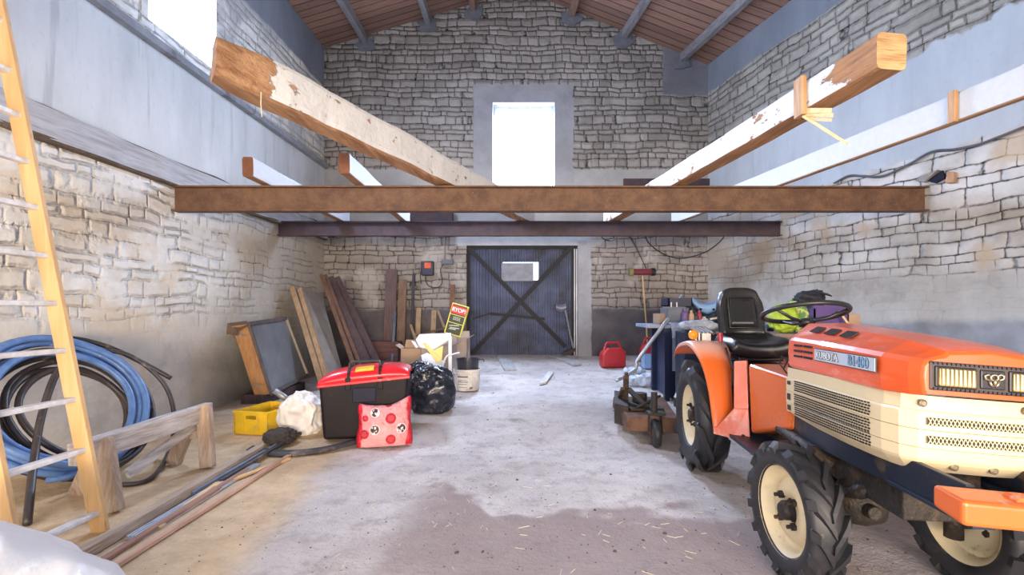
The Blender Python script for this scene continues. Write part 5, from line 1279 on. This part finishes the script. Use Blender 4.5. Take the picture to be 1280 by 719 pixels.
# ------------------------------------------------------------------ workbench with clutter
m_bench = M_('bench_blue', (.28, .36, .50), .6, 0, sc=5, dirt=(.5, .52, .58)); m_nav = M_('dark_blue_panel', (.014, .022, .065), .5, 0, sc=4, dirt=(.05, .06, .11))
BT = .985; bx0, bx1, by0, by1 = 1.42, 3.2, 5.5, 6.15; bf = floor_z(2, 5.8)
e = empty('workbench', ((bx0+bx1)/2, 5.8, bf), 0, 'dark blue workbench with a dusty light top behind the tractor', 'workbench')
MB().box((bx0, by0, BT-.04), (bx1, by1, BT)).build('bench_top', m_bench, e, bevel=.006)
for x in (1.64, 3.12):
    for y in (by0+.05, by1-.05): MB().box((x-.03, y-.03, floor_z(x, y)+.004), (x+.03, y+.03, BT-.04)).build('leg', m_nav, e)
MB().box((1.66, by0+.04, floor_z(2, 5.5)+.05), (2.15, by1-.1, BT-.04)).build('side_cupboard', m_nav, e, bevel=.01)
MB().box((1.70, by0+.02, .45), (1.76, by0+.045, BT-.06)).build('cupboard_strip', m_bench, e)
def onb(name, x0, x1, y0, y1, mat, lab, cat, Y=5.75, z0=BT, **k):
    a, b = at(x0, y1, Y), at(x1, y0, Y); o = MB().box((a.x, Y-.14, max(z0, min(a.z, 9))), (b.x, Y+.14, b.z)).build(name, mat, bevel=k.pop('bevel', .006)); return tag(o, lab, cat, **k)
e = empty('plastic_tub', at(846, 403, 5.75), 0, 'grey plastic tub on the left end of the workbench', 'tub')
def tap(name, x0, x1, x2, x3, y0, y1, Y, D, mat, e, zb=None, open_=1):
    a, b, c_, d = at(x0, y1, Y), at(x1, y1, Y), at(x2, y0, Y), at(x3, y0, Y); zb = zb or a.z
    m = MB(); m.hexa([(a.x, Y-D/2, zb), (b.x, Y-D/2, zb), (b.x, Y+D/2, zb), (a.x, Y+D/2, zb), (c_.x, Y-D/2-.01, c_.z), (d.x, Y-D/2-.01, d.z), (d.x, Y+D/2, d.z), (c_.x, Y+D/2, c_.z)]); return m.build(name, mat, e, bevel=.01)
m_tub = M_('tub_grey', (.20, .22, .27), .5, 0, dirt=(.4, .42, .46))
tap('tub_body', 832, 853, 829, 856, 385, 404, 5.75, .30, m_tub, e, BT+.004); MB().bar(at(828, 384.5, 5.6), at(857, 385, 5.6), .02, .02).build('tub_rim', MC['tub_grey'], e)
ztub = at(0, 384, 5.75).z
e = empty('small_crate', at(845, 384, 5.75), 0, 'dark blue open crate stacked on the grey tub', 'crate')
a, b = at(831, 384, 5.75), at(860, 373, 5.75); m = MB(); zc = ztub+.012
m.box((a.x, 5.61, zc), (b.x, 5.89, zc+.01)); m.box((a.x, 5.60, zc), (b.x, 5.615, b.z)); m.box((a.x, 5.885, zc), (b.x, 5.90, b.z)); m.box((a.x, 5.6, zc), (a.x+.012, 5.9, b.z)); m.box((b.x-.012, 5.6, zc), (b.x, 5.9, b.z)); m.build('crate_body', M_('navy_crate', (.025, .025, .07), .45), e)
m = MB(); 
for x in (839, 846): m.bar(at(x, 384, 5.59), at(x, 378, 5.59), .012, .012, up=(0, 1, 0))
m.build('crate_slot', m_foam, e)
onb('cardboard_box', 820, 831, 392, 405, m_card, 'small cardboard box at the end of the workbench', 'cardboard box', Y=5.85)
o = MB().tube([at(849, 376, 5.7), at(853, 369.5, 5.75)], .02, 8).build('grey_tube', m_tub); tag(o, 'short grey tube poking out of the dark blue crate', 'tube')
# light blue bodywork with two horns
e = empty('plastic_bodywork', at(884, 392, 5.8), 0, 'light blue plastic fairing with raised horns on the workbench', 'fairing')
m = MB(); vs = []
xs = [862, 866, 870, 876, 884, 892, 897, 901, 904]; tops = [374.5, 373.5, 376, 379, 380, 379, 376.5, 374, 375.5]; bots = [378, 379, 384, 391, 394, 391, 385, 380, 379]
for x, a, b in zip(xs, tops, bots): vs += [at(x, a, 5.75), at(x, (a+b)/2, 5.68-.02), at(x, b, 5.78)]
n = len(xs); m.add(vs, [(3*i+j, 3*i+j+1, 3*i+j+4, 3*i+j+3) for i in range(n-1) for j in range(2)])
m_lb = M_('light_blue_plastic', (.30, .50, .78), .35, 0, var=.1, coat=.3); m.build('fairing_shell', m_lb, e, solid=.03, smooth=True)
m = MB(); m.lathe([(.001, -.03), (.02, 0), (.001, .01)], Matrix.Translation(at(876, 386, 5.66)), 8); m.lathe([(.001, -.03), (.02, 0), (.001, .01)], Matrix.Translation(at(892, 386, 5.66)), 8); m.build('bolt_hole', m_nav, e)
MB().box((at(878, 0, 5.8).x, 5.78, BT), (at(892, 0, 5.8).x, 5.9, at(0, 393, 5.8).z)).build('fairing_foot', m_nav, e)
onb('motor_block', 859, 870, 378, 400, M_('machine_black', (.03, .03, .04), .45, .3, bump=.01), 'black motor standing behind the blue fairing, left side', 'motor', Y=5.95, bevel=.03)
onb('motor_block', 896, 912, 380, 405, MC['machine_black'], 'black motor standing right of the blue fairing', 'motor', Y=5.9, bevel=.04)
# bottles and small things along the bench front
m_col = [M_('bottle_purple', (.22, .12, .30), .4), M_('bottle_tan', (.72, .48, .30), .5), M_('bottle_dark', (.06, .05, .06), .4), M_('bottle_red', (.5, .06, .08), .4), M_('bottle_white', (.7, .72, .78), .5)]
for i, (x, y0, y1, w_, mi, lab) in enumerate(((856, 386, 402, .040, 0, 'purple bottle on the bench front'), (864, 388, 404, .035, 1, 'tan bottle on the bench front'), (870, 391, 405, .035, 2, 'dark squat bottle beside the tan one'),
                                  (874, 388, 404, .030, 3, 'small red bottle behind the amber lamp'), (880, 396, 406, .045, 4, 'white tin among the workbench clutter'), (903, 396, 406, .04, 2, 'dark tin at the right of the workbench clutter'))):
    Y = 5.56; a = at(x, y0, Y); hgt = max(.06, a.z-BT); m = MB(); m.lathe([(.001, 0), (w_, 0), (w_, hgt*.7), (w_*.45, hgt*.85), (w_*.45, hgt), (.001, hgt)], Matrix.Translation((a.x, Y, BT)), 14); tag(m.build('bottle', m_col[mi], smooth=False), lab, 'bottle', 'bottles and tins on the workbench')
m_rag = crumple('pale_sheet', (.62, .66, .74), (.40, .46, .58), .5, .02, 12)
m = MB()
def drape(u, v):
    x = 838+u*50; p = at(x, 402+v*8+u*4, 5.5-.0*v); p.y = 5.62-.14*v-.06*sm(.6, 1, v); p.z = BT+.016-.16*sm(.75, 1, v)*(1 if u < .8 else .3)+.012*mn.noise(Vector((u*9, v*5, 1))); return tuple(p)
m.grid(drape, 24, 14); o = m.build('plastic_sheet', m_rag, solid=.006, smooth=True); tag(o, 'pale blue crumpled sheet hanging over the front edge of the workbench', 'sheet')
o = blob(at(872, 407, 5.15)+Vector((0, 0, 0)), (.20, .10, .05), .02, 21, 4).build('grey_cushion', m_rag, smooth=True); 
tag(o, 'pale rounded cover on the crate behind the rear fender', 'cover')
MB().box((1.66, 5.0, floor_z(1.9, 5.1)+.005), (2.1, 5.3, at(0, 414, 5.15).z)).build('storage_box', m_nav, bevel=.01); tag(bpy.data.objects['storage_box'], 'tall dark blue box behind the tractor rear fender', 'box')
m = MB(); o = MB().bar(at(886, 399, 5.54), at(903, 396, 5.54), .08, .02, n=2).build('metal_tray', m_chrome); o.location.z = BT+.003 if 0 else o.location.z; tag(o, 'shiny metal tray lying on the workbench', 'tray')
# metal pole and sacks
P = spline([at(770, 476, 5.3), at(784, 469, 5.35), at(794, 462, 5.4), at(796, 455, 5.4), at(800, 446, 5.42), at(836, 398, 5.44)], 5)
P = [Vector((p.x, p.y, max(p.z, floor_z(p.x, p.y)+.03))) for p in P]
o = MB().tube(P, .021, 10).build('metal_pole', M_('pole_grey', (.58, .60, .64), .4, .5), smooth=True); tag(o, 'bent grey metal pole leaning on the end of the workbench', 'pole')
m_sk = crumple('cement_sack', (.72, .74, .80), (.48, .56, .70), .6, .03, 12)
for i, (x, y, sx_, sz_, Y, lab) in enumerate(((797, 484, .16, .07, 5.0, 'pale paper sack nearest the mower deck'), (813, 485, .17, .09, 4.9, 'crumpled white and blue sack in front of the plastic box'), (795, 470, .15, .06, 5.7, 'flat pale sack at the foot of the metal pole'))):
    g = G(x, y); o = blob((g.x, g.y+.12, g.z+sz_*.8), (sx_, .12, sz_), .03, 30+i, 4, flat=g.z).build('paper_sack', m_sk, smooth=True); tag(o, lab, 'sack', 'sacks on the floor beside the tractor')
def fbx(name, x0, x1, yt, yb, D, mat, lab, cat, **k):
    g = G((x0+x1)/2, yb); a, b = at(x0, 0, g.y).x, at(x1, 0, g.y).x; z0 = floor_z(g.x, g.y)+.006; z1 = at(0, yt, g.y).z
    T = .01; m = MB(); m.box((a, g.y, z0), (b, g.y+D, z0+T)); m.box((a, g.y, z0), (b, g.y+T, z1)); m.box((a, g.y+D-T, z0), (b, g.y+D, z1)); m.box((a, g.y, z0), (a+T, g.y+D, z1)); m.box((b-T, g.y, z0), (b, g.y+D, z1))
    o = m.build(name, mat, bevel=.004); return tag(o, lab, cat, **k)
fbx('plastic_box', 824, 845, 452, 482, .3, M_('grey_white_plastic', (.66, .70, .74), .5, dirt=(.4, .44, .5)), 'open pale grey plastic box behind the rear tyre', 'box')
fbx('plastic_box', 806, 828, 444, 462, .25, m_lb, 'light blue box in front of the second fuel can', 'box')
# ------------------------------------------------------------------ mower deck behind the rear wheel
g = G(820, 563); e = empty('mower_deck', (1.05, 4.35, 0), 0, 'rusty mower deck with a small wheel behind the rear tyre', 'mower deck')
wy, wx_ = 4.02, at(820, 0, 4.02).x
M = Matrix.Translation((wx_, wy, floor_z(wx_, wy)+.118)) @ Matrix.Rotation(R(-5), 4, 'Z') @ Matrix.Rotation(R(90), 4, 'Y')
m = MB(); m.lathe([(.045, -.03), (.07, -.035), (.105, -.03), (.115, -.012), (.115, .012), (.105, .03), (.07, .035), (.045, .03)], M, 28); w1 = m.build('caster_wheel', m_rub, e, smooth=True)
MB().lathe([(.001, -.036), (.05, -.034), (.05, .034), (.001, .036)], M, 18).build('caster_hub', m_rustb, w1)
m = MB(); 
for s in (-.05, .05): m.bar((wx_+s, wy, floor_z(wx_, wy)+.11), (wx_+s, wy+.03, .29), .008, .05, up=(0, 1, 0))
m.box((wx_-.065, wy-.03, .27), (wx_+.075, wy+.08, .295)); m.build('caster_fork', m_eng, e, bevel=.003)
MB().tube([(wx_-.01, wy+.02, .29), (wx_-.01, wy+.02, .46)], .028, 12).build('caster_post', m_eng, e)
def fzb(x, y): return floor_z(x, y)+.01
m = MB(); m.hexa([(.87, 4.12, .11), (1.3, 4.05, .11), (1.45, 5.0, .13), (.92, 5.05, .13), (.88, 4.13, .235), (1.3, 4.06, .24), (1.45, 5.0, .25), (.93, 5.04, .25)]); m.build('deck_shell', m_rustb, e, bevel=.015)
m = MB(); m.hexa([(.83, 4.45, .10), (.93, 4.30, .10), (1.05, 5.0, .12), (.95, 5.1, .12), (.83, 4.45, .29), (.93, 4.30, .29), (1.05, 5.0, .30), (.95, 5.1, .30)]); m.build('deck_bracket', m_eng, e, bevel=.006)
m = MB(); m.box((.95, 4.3, .245), (1.25, 4.9, .27)); m.tube([(1.1, 4.6, .27), (1.1, 4.6, .36)], .07, 16); m.build('gearbox', m_eng, e, bevel=.006)
m = MB(); m.bar((.97, 4.62, .28), (.96, 4.55, .53), .05, .03, up=(0, 1, 0)); m.bar((.99, 4.60, .40), (1.10, 4.30, .27), .05, .03, n=3); m.bar((.93, 4.7, .30), (.93, 4.55, .41), .04, .03, up=(0, 1, 0)); m.bar((1.02, 4.35, .27), (1.18, 4.2, .40), .05, .02); m.build('lift_arm', m_eng, e, bevel=.004)
MB().tube([(.965, 4.56, .50), (.96, 4.55, .56)], .018, 8).build('lift_pin', m_eng, e)
# ------------------------------------------------------------------ behind the steering wheel
tz = .93; YS = 4.55
e = empty('cupboard', (2.6, 4.7, 0), 0, 'brown cupboard along the right wall behind the tractor', 'cupboard')
fl0 = floor_z(2.6, 4.7)+.006
MB().box((2.02, 4.40, fl0+.03), (3.25, 4.98, tz-.03)).build('cupboard_body', wood('cup_brown', (.26, .18, .14), (.18, .12, .1), 2), e, bevel=.005)
MB().box((1.98, 4.37, tz-.03), (3.28, 5.0, tz)).build('cupboard_top', wood('cup_top', (.34, .25, .19), (.24, .17, .13), 0), e, bevel=.004)
m_pur = M_('purple_plastic', (.12, .07, .26), .5, 0, var=.15)
a, b = at(1018, 0, YS), at(1061, 0, YS); e = empty('purple_crate', ((a.x+b.x)/2, YS+.1, tz), 0, 'purple plastic crate behind the steering wheel', 'crate')
m = MB(); zt = at(0, 382, YS).z; T = .012
m.box((a.x, YS, tz+.004), (b.x, YS+.3, tz+.016)); m.box((a.x, YS, tz+.004), (b.x, YS+T, zt)); m.box((a.x, YS+.3-T, tz+.004), (b.x, YS+.3, zt)); m.box((a.x, YS, tz+.004), (a.x+T, YS+.3, zt)); m.box((b.x-T, YS, tz+.004), (b.x, YS+.3, zt)); m.build('crate_body', m_pur, e)
m = MB(); m.box((a.x-.01, YS-.012, zt-.03), (b.x+.01, YS+.002, zt)); m.box((a.x-.01, YS+.298, zt-.03), (b.x+.01, YS+.312, zt)); m.build('crate_rim', m_pur, e)
m_lime = crumple('lime_bag', (.45, .60, .05), (.30, .46, .04), .5, .02, 10)
o = blob(at(983, 398, YS)+Vector((.02, .1, -.0)), (.12, .09, .125), .03, 41, 4, flat=tz).build('lime_bag', m_lime, smooth=True); tag(o, 'lime green bag between the seat and the steering wheel', 'bag')
t = NT('floral_green'); v = t.pos; t.col(t.mix(t.ss(t.noise(v, 30, 4), .45, .6), (.10, .26, .07), (.50, .56, .20))); t.rough(.6); m_flo = t.mat
o = blob(at(1004, 396, YS+.05)+Vector((0, .12, 0)), (.11, .08, .15), .03, 42, 4, flat=tz).build('patterned_bag', m_flo, smooth=True); tag(o, 'mottled green bag seen through the steering wheel', 'bag')
m_hat = M_('hat_felt', (.02, .02, .028), .7)
e = empty('hat', at(1012, 378, YS+.1), 0, 'black cap lying on top of the green bags', 'hat')
hc = at(1011, 373, YS+.12)
o = blob(hc+Vector((0, 0, .0)), (.125, .12, .07), .03, 44, 4, ridge=0, shape=lambda p, c: Vector((p.x, p.y, p.z*(1+.5*c.x)))).build('crown', m_hat, e, smooth=True)
m = MB(); m.grid(lambda u, v: (hc.x+.02+.11*u+.02, hc.y-.12+.2*v, hc.z+.045-.03*u+.03*math.sin(v*math.pi)), 6, 6); m.build('brim', m_hat, e, solid=.01, smooth=True)
o = MB().box((at(1063, 0, YS).x, YS+.02, tz+.004), (at(1077, 0, YS).x, YS+.25, at(0, 393, YS).z)).build('cardboard_box', m_card, bevel=.004); tag(o, 'brown cardboard box right of the purple crate', 'cardboard box')
o = MB().bar(at(1049, 389, YS-.05), at(1063, 408, YS-.12), .02, .015).build('wood_stick', m_pine); tag(o, 'thin pale stick leaning on the purple crate', 'stick')
# support for cap: stack under it is the bags; patterned cloth far right
t = NT('pink_cloth'); v = t.pos; t.col(t.mix(t.ss(t.noise(v, 9, 3), .45, .55), (.70, .05, .22), (.22, .10, .45))); t.rough(.7); m_clo = t.mat
g = Vector((2.15, 2.0, 0)); o = blob((2.20, 2.08, .30), (.22, .2, .31), .05, 50, 4, flat=0.0).build('cloth_bundle', m_clo, smooth=True); tag(o, 'pink and purple cloth bundle at the right edge beside the grille', 'cloth')
# ------------------------------------------------------------------ plastic sheet, bottom left
m_film = crumple('clear_film', (.96, .95, .95), (.92, .90, .89), .4, .012, 3, coat=.1, alpha=.75)
m = MB()
def film(u, v):
    x = -2.10+u*1.0; y = .95+v*1.05
    r = math.hypot((x+1.98)/.78, (y-1.40)/.56); h = .46*max(0, 1-r*r)**.6 if r < 1 else 0
    h += .07*(.5-abs(mn.noise(Vector((x*3+y*2, y*2.2-x*1.5, 0)))))*min(1, h*5)+.035*(.5-abs(mn.noise(Vector((x*9+y*3, y*5, 4)))))*min(1, h*5)+.008*mn.noise(Vector((x*11, y*11, 0)))
    return (x, y, max(.008, h))
m.grid(film, 60, 50); o = m.build('plastic_film', m_film, solid=.003, smooth=True); tag(o, 'heap of translucent white plastic film in the bottom left corner', 'plastic film')
# ------------------------------------------------------------------ litter on the floor
m_deb = M_('litter_dark', (.09, .065, .055), .9); m = MB(); rr = random.Random(11)
for i in range(1800):
    y = 1.6+rr.random()**1.3*6.6; x = rr.uniform(-1.7, min(2.6, wallx(y)-.6)); 
    if y > 2.9 and x < -.9: continue
    s = rr.uniform(.002, .006)*(1+1.2*(rr.random() < .05)); z = floor_z(x, y)+.012*mn.noise(Vector((x*1.3, y*1.3, 2))); a = rr.random()*6
    c, sn = math.cos(a)*s, math.sin(a)*s
    m.add([(x-c, y-sn, z), (x+sn, y-c, z), (x+c*1.4, y+sn*1.4, z), (x-sn, y+c, z), (x, y, z+s*.8)], [(0, 1, 4), (1, 2, 4), (2, 3, 4), (3, 0, 4)])
tag(m.build('floor_crumbs', m_deb), 'dark crumbs and grit strewn over the open floor', 'litter', kind='stuff')
m = MB()
for i in range(130):
    y = 1.6+rr.random()*2.4; x = rr.uniform(-.9, 1.1); a = rr.random()*3.14; l = rr.uniform(.015, .06); z = floor_z(x, y)+.018
    m.bar((x, y, z), (x+math.cos(a)*l, y+math.sin(a)*l, z+rr.uniform(0, .006)), .0025, .002)
tag(m.build('straw', M_('straw', (.72, .62, .42), .8)), 'bits of straw scattered over the foreground floor', 'straw', kind='stuff')
